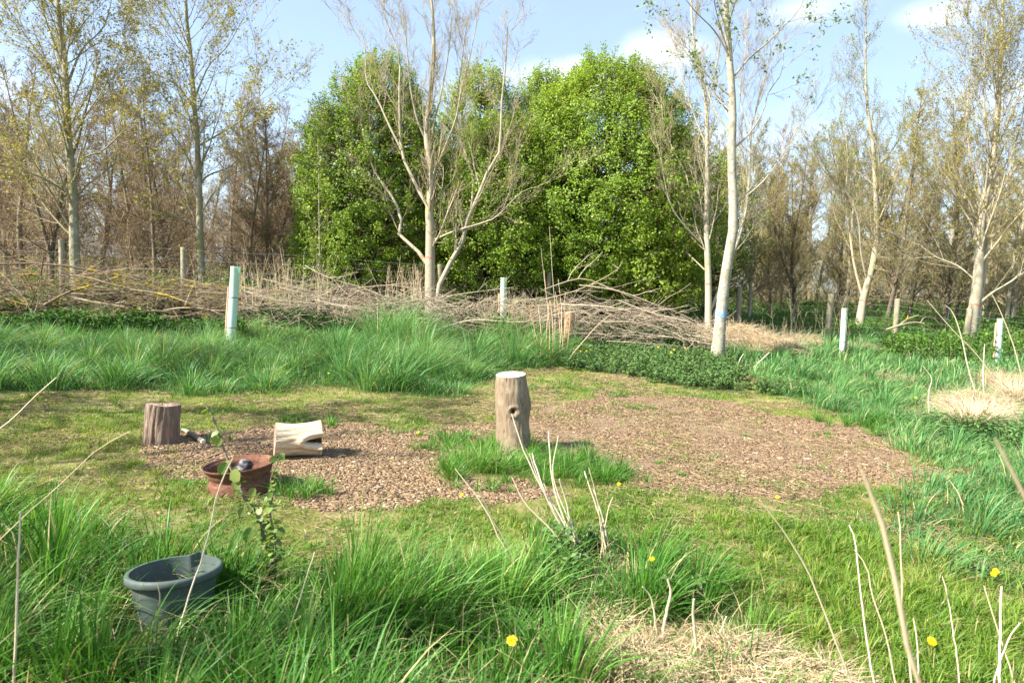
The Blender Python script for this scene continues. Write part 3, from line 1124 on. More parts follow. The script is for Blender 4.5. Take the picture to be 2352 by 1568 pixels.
hero('pale_tree', 'slim pale bare tree forking low, just behind the leaning white trunk', 'tree', None, st, S(2.8, 1.4, 0, .03, .09, .5, 1.0),
     M['bark_pale'], M['twig_pale'], None, 4, [(0, 652, 4, d, M['paint_red']), (4, 664, 4, d, M['paint_red'])])

# E: leaning white trunk with the blue paint
gE = G(1648, 828)
d = float(proj(gE)[2])
st = [stem_px([(1647, 832), (1657, 711), (1670, 609), (1680, 555), (1685, 508), (1683, 432), (1680, 355), (1683, 254), (1675, 127), (1668, 25), (1665, -50), (1660, -240)], 31, 12, d, 0, 22)]
for pl, w, dv in [([(1684, 178), (1723, 132), (1759, 102), (1795, 66), (1840, 15), (1860, -60)], 7, -.4), ([(1682, 345), (1723, 305), (1754, 254), (1764, 213), (1795, 168), (1800, 100)], 6, .5),
                  ([(1678, 305), (1647, 264), (1627, 213), (1607, 127), (1560, 60)], 6, .5), ([(1676, 130), (1640, 70), (1600, 30), (1560, -20)], 6, -.5), ([(1680, 480), (1715, 445), (1740, 400)], 4, .6)]:
    st.append(stem_px(pl, w, 2.3, d, dv, 12, False))
st[0] = (st[0][0], flare(st[0][1], .3))
zlo = P(1680, 255, d)[2]
hero('white_tree', 'leaning white barked tree with a blue paint band, standing before the brush pile', 'tree', None, st,
     S(1.5, 1.3, .9, .075, .03, .7, .7, prof=lambda h_: .35 + .9 * h_, zmin=zlo, t0=.5), M['bark_white'], M['twig_pale'], M['leaf_teal'], 5, [(0, 721, 18, d, M['paint_blue'])])

# F: forked tree behind the fence on the right
gF = G(1972, 757)
d = float(proj(gF)[2])
st = [stem_px([(1972, 757), (1983, 686), (1993, 650), (2010, 584), (2013, 508), (2010, 422), (2005, 330), (1993, 254), (1988, 152), (1990, 76), (1988, 10)], 19, 3, d, 0, 20)]
for pl, w, dv in [([(1982, 684), (1962, 609), (1952, 533), (1942, 457), (1947, 381), (1942, 305), (1927, 228)], 10, .5), ([(1992, 645), (1977, 579), (1972, 508), (1950, 447), (1900, 400), (1850, 345)], 7, -.6),
                  ([(2012, 390), (2049, 345), (2074, 305), (2110, 259), (2140, 223)], 6, .5), ([(2013, 520), (2044, 447), (2064, 386), (2080, 330)], 6, -.5), ([(2003, 632), (2033, 594), (2054, 559)], 4, .6)]:
    st.append(stem_px(pl, w, 2.3, d, dv, 12, False))
st[0] = (st[0][0], flare(st[0][1], .3))
hero('forked_tree', 'pale tree forking into a V above a red ring, behind the wire fence', 'tree', None, st,
     S(2.8, 1.7, .5, .05, .1, .5, 1.0), M['bark_pale'], M['twig_tan'], M['leaf_lime'], 6, [(0, 690, 5, d, M['paint_red'])])

# G: twin trunk on the far right
gg = G(2222, 800)
d = float(proj(gg)[2])
st = [stem_px([(2221, 802), (2237, 711), (2247, 635), (2252, 518), (2267, 432), (2282, 355), (2292, 254), (2297, 152), (2302, 50), (2305, -90)], 28, 5, d, 0, 20)]
for pl, w, dv in [([(2245, 740), (2262, 609), (2262, 508), (2242, 406), (2220, 305), (2230, 152), (2238, 40)], 15, .8), ([(2240, 705), (2282, 670), (2318, 650), (2352, 625), (2440, 590)], 9, -.9),
                  ([(2252, 515), (2216, 477), (2186, 442), (2155, 406)], 6, -.6), ([(2253, 520), (2302, 493), (2352, 457), (2400, 400)], 6, .6), ([(2246, 650), (2200, 610), (2150, 590), (2110, 560)], 5, .9),
                  ([(2270, 430), (2320, 360), (2350, 260), (2370, 150)], 6, .3), ([(2285, 350), (2260, 250), (2262, 130), (2268, 30)], 6, -.3)]:
    st.append(stem_px(pl, w, 2.3, d, dv, 12, False))
st[0] = (st[0][0], flare(st[0][1], .35))
hero('twin_trunk_tree', 'large tan tree with two close trunks and a long low bough at far right', 'tree', None, st,
     S(3.6, 2.2, .8, .055, .06, .7, 1.0), M['bark_pale'], M['twig_tan'], M['leaf_bud'], 7, [(0, 700, 5, d, M['paint_red'])])

# slim tree with fresh leaves left of the green trees
st = [stem_px([(735, 700), (735, 600), (733, 480), (732, 370), (728, 300)], 7, 2, 16.0, 0, 14)]
hero('slim_tree', 'thin upright young tree with fresh green leaves, left of the broad green tree', 'tree', None, st,
     S(5, .8, 1.5, .07, .07, .7, .6, t0=.12), M['bark_olive'], M['twig_tan'], M['leaf_green'], 8)


# ------------------------------------------------------------------ background wood: prototypes then copies
def proto(seed, H, leafmat_, leafn, bark, twig, spread, kind):
    rng = np.random.default_rng(seed)
    root = empty('woodland_tree', (0, 0, 0))
    T, C = Acc(), Acc()
    k = 12
    pts, rad = shoot(np.zeros((1, 3)), np.array([[rng.normal(0, .04), rng.normal(0, .04), 1.0]]), np.array([H * 1.0]), np.array([.088]), k, .05, .05, .12, rng)
    pts[0, 0, 2] = -.15
    rad[0, 0] *= 1.3
    tubes(T, pts, rad, 9, rng.random(1))
    stems_ = [(pts[0], rad[0])]
    if kind == 'fork':
        p2, r2 = shoot(pts[0][2:3], np.array([[rng.choice([-1, 1]) * .35, rng.normal(0, .2), 1]]), np.array([H * .78]), np.array([rad[0, 2] * .75]), k, .05, .08, .15, rng)
        tubes(T, p2, r2, 8, rng.random(1))
        stems_.append((p2[0], r2[0]))
    sp = {'prof': lambda h_: np.where(h_ < .1, .4, 1.1 - .7 * h_), 'z0': 0, 'H': H,
          'levels': [
              dict(m=5.5, ang=.95 if twig is M['twig_brown'] else .85, ratio=.4, len=spread, rr=.32, k=6, trop=.06 if twig is M['twig_brown'] else .085, wig=.1, thick=1, sides=4, t0=.1, minr=.009, endr=.3, angj=.25),
              dict(m=8, ang=.62, ratio=.5, rr=.6, k=4, trop=.05 if twig is M['twig_brown'] else .07, wig=.11, sides=3, t0=.08, minr=.006, endr=.5, taper=.5),
              dict(m=6, ang=.65, ratio=.55, rr=.7, k=3, trop=.04, wig=.12, sides=3, t0=.1, minr=.0048, endr=.6, leafy=1, taper=.5),
              dict(m=4, ang=.6, ratio=.6, rr=.8, k=2, trop=.04, wig=.14, sides=3, t0=.2, minr=.004, endr=.5, leafy=1)]}
    if leafn:
        sp['leaf'] = dict(m=leafn * (.3 if twig is M['twig_brown'] else .32), size=.052, sp=.04)
    grow_crown(T, C, stems_, sp, rng)
    T.obj('trunk', root, [bark], True)
    C.obj('crown', root, [twig] + ([leafmat_] if leafn else []))
    return root


def copy_tree(root):
    c_ = root.copy()
    col.objects.link(c_)
    for ch in [o_ for o_ in root.children]:
        d_ = ch.copy()
        d_.parent = c_
        col.objects.link(d_)
    return c_


protos = {
    'brown': [proto(101, 7.6, M['leaf_bud'], .35, M['bark_brown'], M['twig_brown'], 1.9, 'one'),
              proto(102, 7.2, M['leaf_bud'], .25, M['bark_brown'], M['twig_brown'], 1.7, 'fork'),
              proto(103, 8.2, M['leaf_bud'], .5, M['bark_olive'], M['twig_brown'], 2.0, 'one')],
    'tan': [proto(104, 8.0, M['leaf_lime'], .45, M['bark_brown'], M['twig_tan'], 1.7, 'one'),
            proto(105, 7.4, M['leaf_bud'], .8, M['bark_brown'], M['twig_tan'], 1.8, 'fork'),
            proto(106, 8.8, M['leaf_lime'], .5, M['bark_pale'], M['twig_tan'], 1.6, 'one')],
}
used = set()


def place_tree(kind, i_, x, y, s, rz, label, group):
    pr = protos[kind][i_]
    t_ = pr if pr.name not in used else copy_tree(pr)
    used.add(pr.name)
    t_.location = (x, y, float(gh(x, y)))
    t_.rotation_euler = (R.normal(0, .02), R.normal(0, .02), rz)
    t_.scale = (s * R.uniform(.9, 1.1), s * R.uniform(.9, 1.1), s)
    tag(t_, label, 'tree', group)
    return t_


ROWW = ['nearest row', 'second row', 'third row', 'fourth row', 'deepest row']
LMK = [(-300, 'well past the left edge'), (-90, 'just past the left edge'), (50, 'at the left edge'), (170, 'behind the lichened tree'), (300, 'left of the budding tree'), (460, 'behind the budding tree'),
       (550, 'above the nearest shelter tube'), (640, 'above the dead weed stems'), (740, 'behind the slim leafy tree'), (870, 'behind the broad green tree'), (1000, 'behind the bare pale tree'), (1150, 'behind the low rounded green tree'),
       (1300, 'behind the biggest green tree'), (1450, 'behind the low bright bush'), (1560, 'right of the biggest green tree'), (1660, 'behind the white tree'), (1750, 'right of the white tree'), (1830, 'near the dark crooked tree'),
       (1910, 'behind the pale fence post'), (1985, 'behind the forked tree'), (2062, 'behind the grey fence post'), (2165, 'behind the straight reddish trunk'), (2240, 'behind the twin trunked tree'), (2320, 'above the whitish shelter tube'), (2430, 'just past the right edge'),
       (2600, 'well past the right edge')]
WOOD = []
LB_L = 'brown bare tree in the dense thicket behind the left half of the brush hedge'
LB_M = 'bare brown tree showing between and behind the bright green trees'
LB_R = 'tan budding tree in the wood beyond the wire fence'
# trunks that can be told apart on the right, by their foot in the picture
for q_, (px_, py_, w_, k_, lab) in enumerate([
        (1749, 703, 10, 0, 'straight tan trunk in the wood, first right of the white tree'),
        (1790, 715, 7, 1, 'thin dark trunk in the wood, second right of the white tree'),
        (1825, 738, 8, 1, 'dark crooked little tree just behind the wire netting'),
        (1873, 703, 11, 0, 'thicker tan trunk in the wood just left of the pale fence post'),
        (1940, 742, 14, 2, 'sturdy red brown trunk directly behind the middle shelter tube'),
        (2000, 722, 10, 0, 'tan trunk leaning right behind the forked tree'),
        (2062, 760, 12, 1, 'dark budding tree growing right behind the grey fence post'),
        (2165, 766, 13, 0, 'reddish straight trunk at the end of the fallen branch'),
        (2190, 752, 12, 1, 'shaded brown trunk left of the twin trunked tree'),
        (2320, 760, 12, 2, 'brown trunk behind the right hand shelter tube')]):
    g_ = G(px_, py_)
    dd = float(proj(g_)[2])
    s_ = .74 + .04 * (q_ % 4)
    place_tree('tan', k_, g_[0], g_[1], s_, q_ * 1.3, lab, 'trees of the right hand wood')
# the wood in rows
for row, (y0, n_, xr) in enumerate([(18.5, 12, 16), (21.5, 16, 19), (25, 19, 23), (29, 22, 27), (33.5, 24, 31)]):
    for j in range(n_):
        x_ = -xr + 2 * xr * (j + R.uniform(.15, .85)) / n_
        y_ = y0 + R.uniform(-1.2, 1.2)
        pxx = CX + F * x_ / y_
        if row < 2 and 720 < pxx < 1680:
            continue
        if row == 0 and pxx > 1650:
            continue
        if row == 2 and 900 < pxx < 1600:
            continue
        left = pxx < 1000
        kind = 'brown' if left else 'tan'
        s_ = R.uniform(.68, .86) * (1.0 if left else .97) * (1 + .035 * row)
        if pxx < 330:
            s_ *= 1.12
        lab = LB_L if pxx < 720 else (LB_M if pxx < 1680 else LB_R)
        ki = int(R.integers(0, 3))
        tr_ = place_tree(kind, ki, x_, y_, s_, R.uniform(0, 6.28), lab, {LB_L: 'trees of the left hand wood', LB_M: 'trees behind the green trees', LB_R: 'trees of the right hand wood'}[lab])
        lm_ = min(LMK, key=lambda t: abs(t[0] - pxx))[1]
        tr_['label'] = '%s %s tree in the wood\'s %s, %s' % ('brown' if left else 'tan', 'forked' if ki == 1 else 'straight', ROWW[row], lm_)
        WOOD.append((x_, tr_))
for lab_ in set(t_['label'] for _, t_ in WOOD):
    same = sorted([w_ for w_ in WOOD if w_[1]['label'] == lab_], key=lambda w_: w_[0])
    if len(same) > 1:
        for w_, nm_ in zip(same, ['left hand', 'right hand'] if len(same) == 2 else ['left hand', 'middle', 'right hand', 'rightmost']):
            w_[1]['label'] = nm_ + ' ' + lab_

for q_, (px_, dd_, s_, lab) in enumerate([(560, 19.5, .70, 'bare tree in the thicket just right of the nearest shelter tube'), (622, 21.5, .76, 'upright bare tree above the dead weed stems'),
                                       (668, 19.8, .66, 'bushy bare tree left of the slim young green tree'), (705, 23, .78, 'bare tree touching the left edge of the green trees'), (640, 26, .88, 'taller bare tree deeper in the wood above the dead weed stems')]):
    place_tree('brown', q_ % 3, (px_ - CX) / F * dd_, dd_, s_, q_ * 2.1, lab, 'trees of the left hand wood')
# trees standing to the left of the view, whose shadow falls across the lawn
for (x_, y_, s_, wh) in [(-9.2, 5.2, .95, 'second nearest'), (-11.5, 8.5, 1.0, 'farthest'), (-8.6, 2.2, .9, 'third'), (-7.2, 1.0, .9, 'nearest')]:
    place_tree('brown', 2, x_, y_, s_, R.uniform(0, 6.28), wh + ' of the trees left of the clearing that shade the long grass', 'trees left of the clearing')

# scrub between the trunks
def scrub(name, label, x0, x1, y0, y1, n, hh, mat, seed, leafm=None, nleaf=0):
    rng = np.random.default_rng(seed)
    A = Acc()
    x = rng.uniform(x0, x1, n)
    y = rng.uniform(y0, y1, n)
    k = (np.abs(x) < y * .95)
    x, y = x[k], y[k]
    n = len(x)
    hgt = hh * rng.uniform(.5, 1.2, n)
    p, r = shoot(onground(x, y, -.05), np.stack([rng.normal(0, .45, n), rng.normal(0, .45, n), np.ones(n)], 1), hgt, rng.uniform(.008, .02, n), 6, .1, .04, .3, rng)
    tubes(A, p, r, 3, rng.random(n))
    P0, D, L2, R2 = kids(p, r, 9, .12, 1, .8, .5, .5, rng, .005)
    p2, r2 = shoot(P0, D, L2, R2, 4, .12, .03, .4, rng)
    tubes(A, p2, r2, 3, rng.random(len(p2)))
    P0, D, L3, R3 = kids(p2, r2, 5, .1, 1, .7, .5, .6, rng, .004)
    p3, r3 = shoot(P0, D, L3, R3, 3, .12, .03, .5, rng)
    tubes(A, p3, r3, 3, rng.random(len(p3)))
    if leafm:
        ii = rng.integers(0, len(p3), nleaf)
        leaves(A, p3[ii, -1] + rng.normal(0, .03, (nleaf, 3)), .07 * rng.uniform(.6, 1.2, nleaf), rng.random(nleaf), 1, .4, .6, rng)
    stuff(A, name, label, 'scrub', [mat] + ([leafm] if leafm else []))


scrub('thicket', 'brown leafless thicket between the trunks of the left hand wood', -30, -3.5, 18.5, 36, 760, 3.5, M['twig_brown'], 601, M['leaf_bud'], 9000)
scrub('thicket', 'dim brown thicket under and behind the green trees', -6, 9, 22, 36, 330, 2.8, M['twig_brown'], 602)
scrub('thicket', 'olive twiggy undergrowth in the wood beyond the wire fence', 3, 30, 24, 40, 760, 3.3, M['twig_tan'], 603, M['leaf_lime'], 20000)

# far woodland as one mass
A = Acc()
rng = np.random.default_rng(77)
src = {}
for kind in ('brown', 'tan'):
    ch = {c_.name.split('.')[0]: c_ for c_ in protos[kind][0].children}
    arr = []
    for nm in ('trunk', 'crown'):
        me_ = ch[nm].data
        v_ = np.empty(len(me_.vertices) * 3, np.float32)
        me_.vertices.foreach_get('co', v_)
        nl = len(me_.loops)
        li = np.empty(nl, np.int32)
        me_.loops.foreach_get('vertex_index', li)
        lt = np.empty(len(me_.polygons), np.int32)
        me_.polygons.foreach_get('loop_total', lt)
        ls = np.empty(len(me_.polygons), np.int32)
        me_.polygons.foreach_get('loop_start', ls)
        qs = ls[lt == 4]
        quads = li[qs[:, None] + np.arange(4)[None]]
        if nm == 'crown':
            # drop a part of the finest twigs: the mass stands far off
            quads = quads[: int(len(quads) * .8)]
        arr.append((v_.reshape(-1, 3), quads))
    src[kind] = arr
for j in range(56):
    y_ = rng.uniform(37, 50)
    x_ = -42 + 84 * (j + rng.random()) / 56
    kind = 'brown' if x_ < -4 else 'tan'
    s_ = rng.uniform(1.0, 1.3)
    a_ = rng.uniform(0, 6.28)
    z_ = float(gh(x_, y_))
    Rm = np.array([[math.cos(a_), -math.sin(a_), 0], [math.sin(a_), math.cos(a_), 0], [0, 0, 1]]) * s_
    for (v_, qd) in src[kind]:
        A.add(v_ @ Rm.T + np.array([x_, y_, z_]), [qd], rng.random(), 0)
stuff(A, 'distant_woodland', 'brown mass of bare woodland far behind the clearing', 'woodland', [M['twig_brown']])


# ------------------------------------------------------------------ leafy green trees
def leafy(name, label, px_, d, halfw, ytop, ybot, ybase, seed, ncl, per, lm, lsize=.075, shape=1.0, skew=0, trunks=3):
    """crown envelope read off the picture, but grown as a solid of revolution with lobes"""
    rng = np.random.default_rng(seed)
    b = P(px_, ybase, d)
    bx, by = b[0], b[1]
    bz = float(gh(bx, by))
    zt = P(px_, ytop, d)[2]
    zb = P(px_, ybot, d)[2]
    rad_ = halfw / F * d
    root = empty(name, (bx, by, bz))
    tag(root, label, 'tree', 'leafy green trees behind the hedge')
    T, C = Acc(), Acc()
    # cluster centres
    n = ncl
    h_ = rng.beta(1.25, 1.35, n)
    az = rng.uniform(0, 2 * np.pi, n)
    prof = np.where(h_ > .3, np.clip(1 - ((h_ - .3) / .72) ** 2, 0, 1) ** .66, 1 - .25 * ((.3 - h_) / .3) ** 2)
    lob = (1 + .1 * (rng.random(n) < .12)) + .11 * np.sin(az * 3 + h_ * 5 + seed) + .09 * np.sin(az * 7 + h_ * 11 + seed * 2)
    rr = rad_ * prof * lob * rng.uniform(.3, 1.0, n) ** .38 * (1 + .07 * rng.exponential(1, n) * (rng.random(n) < .3))
    cx_ = bx + rr * np.cos(az) + skew * h_
    cy_ = by + rr * np.sin(az) * .85
    cz_ = zb + (zt - zb) * h_ + np.abs(rng.normal(0, .14, n)) * (h_ > .8) + rng.normal(0, .08, n)
    ctr = np.stack([cx_, cy_, cz_], 1)
    # stems
    H = zt - bz
    stems_ = []
    for t_ in range(trunks):
        a_ = rng.uniform(0, 6.28)
        e = np.array([bx + math.cos(a_) * rad_ * .35 * (t_ > 0) + skew * .8, by + math.sin(a_) * rad_ * .3 * (t_ > 0), bz + H * rng.uniform(.8, .97)])
        mid = np.array([bx + math.cos(a_) * rad_ * .18 * (t_ > 0), by + math.sin(a_) * rad_ * .15 * (t_ > 0), bz + H * .45])
        p_ = resample([[bx + rng.normal(0, .12), by + rng.normal(0, .12), bz - .1], mid, e], 12)
        stems_.append(p_)
        tubes(T, p_[None], (np.linspace(.075, .012, 12))[None], 7, rng.random(1))
    allp = np.concatenate(stems_)
    # limbs from the stems out to the clusters
    sel = rng.permutation(n)[: int(n * .55)]
    st_ = []
    for i_ in sel:
        lower = allp[allp[:, 2] < ctr[i_, 2] - .15]
        if len(lower) == 0:
            lower = allp[:3]
        dd = np.linalg.norm((lower - ctr[i_]) * np.array([1, 1, .7]), axis=1)
        st_.append(lower[np.argmin(dd)])
    st_ = np.array(st_)
    en = ctr[sel]
    md = (st_ + en) / 2 + rng.normal(0, .06, st_.shape) + np.array([0, 0, -.08])
    m2 = md * .4 + en * .6 + rng.normal(0, .03, st_.shape)
    pts = np.stack([st_, md, m2, en], 1)
    tubes(T, pts, np.linspace(.018, .006, 4)[None] * rng.uniform(.7, 1.4, (len(sel), 1)), 4, rng.random(len(sel)))
    # leaf sprays: each cluster an upward spray of leaves
    cnt = rng.poisson(per, n)
    idx = np.repeat(np.arange(n), cnt)
    m_ = len(idx)
    out = unit(ctr - np.array([bx, by, zb + (zt - zb) * .4]))
    sd_ = unit(out + np.array([0, 0, .9]) + rng.normal(0, .3, out.shape))
    tt = rng.uniform(-.5, 1, m_)
    Ls = rng.uniform(.18, .34, n)
    pos = ctr[idx] + sd_[idx] * (tt * Ls[idx])[:, None] + rng.normal(0, .075, (m_, 3)) * (1.15 - .7 * tt[:, None])
    cv = rng.normal(.5, .13, n)
    v = np.clip(cv[idx] + rng.normal(0, .17, m_), 0, .95)
    v[rng.random(m_) < .04] = 1
    nr_ = unit(out[idx] * np.array([1, 1, .6]) + np.array([0, 0, .55]) + rng.normal(0, .55, (m_, 3)))
    leaves(C, pos, lsize * rng.uniform(.6, 1.25, m_), v, 1, .25, .62, rng, nr_)
    # twigs in the sprays
    tw0 = ctr - sd_ * .15
    tw1 = ctr + sd_ * Ls[:, None]
    tubes(C, np.stack([tw0, (tw0 + tw1) / 2 + rng.normal(0, .02, tw0.shape), tw1], 1), np.array([[.007, .005, .003]]) * np.ones((n, 1)), 3, rng.random(n))
    T.obj('trunk', root, [M['bark_brown']], True)
    C.obj('crown', root, [M['twig_brown'], lm])
    return root


leafy('leafy_tree', 'broad green tree behind the left boughs of the bare pale tree', 858, 19.0, 178, 165, 660, 715, 201, 2300, 38, M['leaf_green'], .066, .75)
leafy('leafy_tree', 'narrow lighter green tree just behind the bare pale trunk', 1085, 21.0, 135, 180, 640, 715, 202, 1300, 36, M['leaf_lime'], .068, .8)
leafy('leafy_tree', 'green tree with a thin spire top between the bare tree and the big round one', 1222, 21.5, 120, 190, 650, 715, 203, 1300, 36, M['leaf_green'], .068, .9)
leafy('leafy_tree', 'biggest round green tree, its domed crown right of centre', 1374, 19.0, 248, 172, 665, 730, 204, 4300, 42, M['leaf_green'], .068, .7)
leafy('leafy_tree', 'rounded green tree filling the gap low behind the middle shelter tube', 1140, 18.4, 160, 300, 660, 725, 205, 1900, 36, M['leaf_green'], .066, .7)
leafy('leafy_bush', 'low bright green bush at the foot of the big round tree', 1485, 17.8, 95, 545, 690, 735, 206, 560, 32, M['leaf_lime'], .085, .6, trunks=4)
leafy('leafy_tree', 'green tree seen behind the pale tree and the white trunk', 1625, 22.5, 100, 360, 680, 720, 207, 620, 22, M['leaf_green'], .075, .9)
leafy('leafy_bush', 'low green shrub at the left foot of the broad green tree', 745, 18.4, 66, 440, 670, 720, 208, 480, 26, M['leaf_green'], .08, .7)

# a leafy bush outside the frame on the left: it shades the near left grass
src_ = [o_ for o_ in col.objects if o_.name.startswith('leafy_bush') and 'left foot' in o_['label']][0]
b_ = copy_tree(src_)
b_.location = (-7.6, .8, 0)
b_.scale = (1.25, 1.25, 1.45)
tag(b_, 'tall green bush beyond the left edge, shading the near grass', 'tree', 'leafy green trees behind the hedge')
b_['group'] = 'trees left of the clearing'

# ------------------------------------------------------------------ hedge of dead brushwood
HX = np.array([-400, 0, 300, 535, 800, 1176, 1500, 1700, 1800])
HD = np.array([13.8, 13.8, 13.8, 14.0, 14.2, 14.4, 14.6, 14.8, 14.8])


def hedge(name, label, x0, x1, nl, ns, nf, ylo, yhi, rl, mat, seed, longL=(1.2, 3.2), depth=.45, steep=.12, fine=.004, bias=0.0):
    rng = np.random.default_rng(seed)
    A = Acc()

    def pos(n):
        px = rng.uniform(x0, x1, n)
        lo = np.interp(px, *zip(*ylo))
        hi = np.interp(px, *zip(*yhi))
        f = rng.beta(1.1, 1.2, n)
        py = lo + (hi - lo) * f
        dd = np.interp(px, HX, HD) + rng.normal(0, depth, n)
        pp = np.array([P(a, b, c) for a, b, c in zip(px, py, dd)])
        return pp
    n = nl
    p0 = pos(n)
    sgn = rng.choice([-1, 1], n, p=[.35, .65])
    D = np.stack([sgn, rng.normal(0, .18, n), sgn * bias + rng.normal(.0, steep, n)], 1)
    Ls = rng.uniform(*longL, n)
    p0 = p0 - unit(D) * Ls[:, None] * .5
    pts, rad = shoot(p0, D, Ls, rl * np.exp(rng.normal(0, .45, n)), 9, .07, -.008, .3, rng)
    zmin = gh(pts[..., 0], pts[..., 1]) + .03
    pts[..., 2] = np.maximum(pts[..., 2], zmin)
    bp_, br_ = bough_pts(rng, x0, x1)
    pts, rad = np.concatenate([pts, bp_]), np.concatenate([rad, br_])
    n = len(pts)
    tubes(A, pts, rad, 6, rng.random(n))
    P0, D, L2, R2 = kids(pts, rad, 5, .15, .95, .55, .35, .5, rng, .004)
    p2, r2 = shoot(P0, D, L2, R2, 5, .12, 0, .4, rng)
    tubes(A, p2, r2, 4, rng.random(len(p2)))
    P0, D, L3, R3 = kids(p2, r2, 3, .2, .95, .5, .5, .6, rng, .003)
    p3, r3 = shoot(P0, D, L3, R3, 3, .12, 0, .5, rng)
    tubes(A, p3, r3, 3, rng.random(len(p3)))
    for (nn, l0, l1, r_, st) in ((ns, .4, 1.2, .006, .35), (nf, .2, .7, fine, .7)):
        p0 = pos(nn)
        D = np.stack([rng.choice([-1, 1], nn), rng.normal(0, .3, nn), rng.normal(0, st, nn)], 1)
        Ls = rng.uniform(l0, l1, nn)
        p_, r = shoot(p0 - unit(D) * Ls[:, None] * .5, D, Ls, np.full(nn, r_) * rng.uniform(.6, 1.4, nn), 4, .12, 0, .4, rng)
        p_[..., 2] = np.maximum(p_[..., 2], gh(p_[..., 0], p_[..., 1]) + .02)
        tubes(A, p_, r, 3, rng.random(nn))
    return stuff(A, name, label, 'brushwood', [mat])


BOUGHS = [([(-160, 600), (0, 607), (78, 605), (166, 612), (244, 627), (312, 640), (361, 660), (426, 697), (500, 735)], 6, 13.7), ([(45, 631), (117, 631), (176, 635), (244, 629), (300, 640)], 4, 13.8),
          ([(102, 701), (156, 672), (215, 654), (273, 635)], 7, 13.6), ([(170, 685), (244, 699), (303, 707), (361, 715), (428, 705), (480, 712), (530, 714)], 6, 13.5),
          ([(191, 722), (242, 705), (290, 690)], 6, 13.4), ([(154, 763), (205, 744), (293, 738), (428, 724), (520, 700)], 4, 13.3), ([(270, 646), (332, 656), (391, 644), (428, 642), (520, 668), (600, 700)], 4, 13.9),
          ([(-80, 690), (0, 670), (49, 660), (82, 652), (130, 655)], 6, 13.6), ([(203, 680), (254, 674), (312, 672), (371, 685), (428, 701)], 4, 13.5), ([(400, 652), (460, 660), (530, 670), (640, 700)], 4, 13.9),
          ([(-120, 640), (0, 650), (80, 690), (140, 700)], 4, 13.8), ([(0, 740), (50, 752), (85, 762)], 3, 13.2), ([(20, 610), (40, 600), (60, 640), (90, 690)], 3, 13.6), ([(100, 585), (92, 640), (75, 690), (60, 735)], 3.5, 13.4),
          ([(60, 770), (75, 730), (88, 690), (86, 650)], 3, 13.3), ([(-200, 620), (-60, 660), (60, 700), (200, 715)], 4, 13.5), ([(300, 660), (360, 700), (430, 740)], 3, 13.6), ([(330, 700), (420, 680), (530, 690)], 4, 13.5),
          ([(1330, 655), (1420, 668), (1500, 698), (1580, 728), (1650, 775)], 4, 14.6), ([(1290, 700), (1400, 706), (1520, 735), (1610, 790)], 5, 14.4), ([(1380, 740), (1470, 742), (1560, 770), (1600, 800)], 5, 14.3),
          ([(1240, 690), (1330, 665), (1410, 625), (1430, 600)], 3, 14.6), ([(1250, 665), (1330, 640), (1385, 655), (1490, 700)], 4, 14.8), ([(1420, 690), (1500, 720), (1600, 745), (1700, 800)], 4, 14.4),
          ([(560, 668), (640, 690), (760, 700), (900, 722)], 4, 14.0), ([(600, 640), (680, 660), (790, 690), (850, 720)], 3.5, 14.2), ([(800, 665), (900, 655), (990, 672), (1100, 700)], 3.5, 14.2),
          ([(850, 700), (960, 690), (1080, 672), (1180, 660)], 3, 14.2), ([(1000, 760), (1080, 735), (1180, 740), (1260, 735)], 4, 13.8), ([(700, 610), (760, 640), (830, 660), (900, 690)], 3, 14.4)]


def bough_pts(rng, lo, hi):
    pts, rad = [], []
    for pl, w, dd in BOUGHS:
        if lo <= pl[len(pl) // 2][0] < hi:
            p_ = resample(np.array([P(a, b, dd + rng.normal(0, .06)) for a, b in pl]), 10)
            p_[:, 2] = np.maximum(p_[:, 2], gh(p_[:, 0], p_[:, 1]) + .03)
            pts.append(p_)
            rad.append(np.linspace(w * .55, w * .22, 10) / F * dd)
    return np.array(pts), np.array(rad)


hedge('brushwood_hedge', 'laid hedge of cut lichened branches across the left of the clearing', -420, 560, 130, 560, 1900,
      [(-420, 765), (0, 765), (300, 750), (560, 730)], [(-420, 600), (0, 605), (120, 612), (300, 625), (450, 650), (560, 662)], .0095, M['brush'], 301, (1.4, 3.6), depth=.3, steep=.17)
hedge('brushwood_hedge', 'tangle of grey brushwood between the near shelter tube and the tall orange stems', 540, 1240, 60, 280, 900,
      [(540, 740), (800, 745), (1240, 775)], [(540, 668), (640, 655), (720, 640), (800, 655), (950, 680), (1100, 690), (1240, 685)], .007, M['brush_pale'], 302, (.8, 2.2), fine=.0042, steep=.34)
hedge('brushwood_hedge', 'heap of pale branches sloping down from the tall orange stems to the white tree', 1230, 1660, 52, 170, 420,
      [(1230, 775), (1400, 785), (1560, 800), (1660, 808)], [(1230, 695), (1330, 685), (1450, 695), (1560, 718), (1620, 738), (1690, 775)], .0085, M['brush_pale'], 303, (.9, 2.8), depth=.4, steep=.2, bias=-.16)

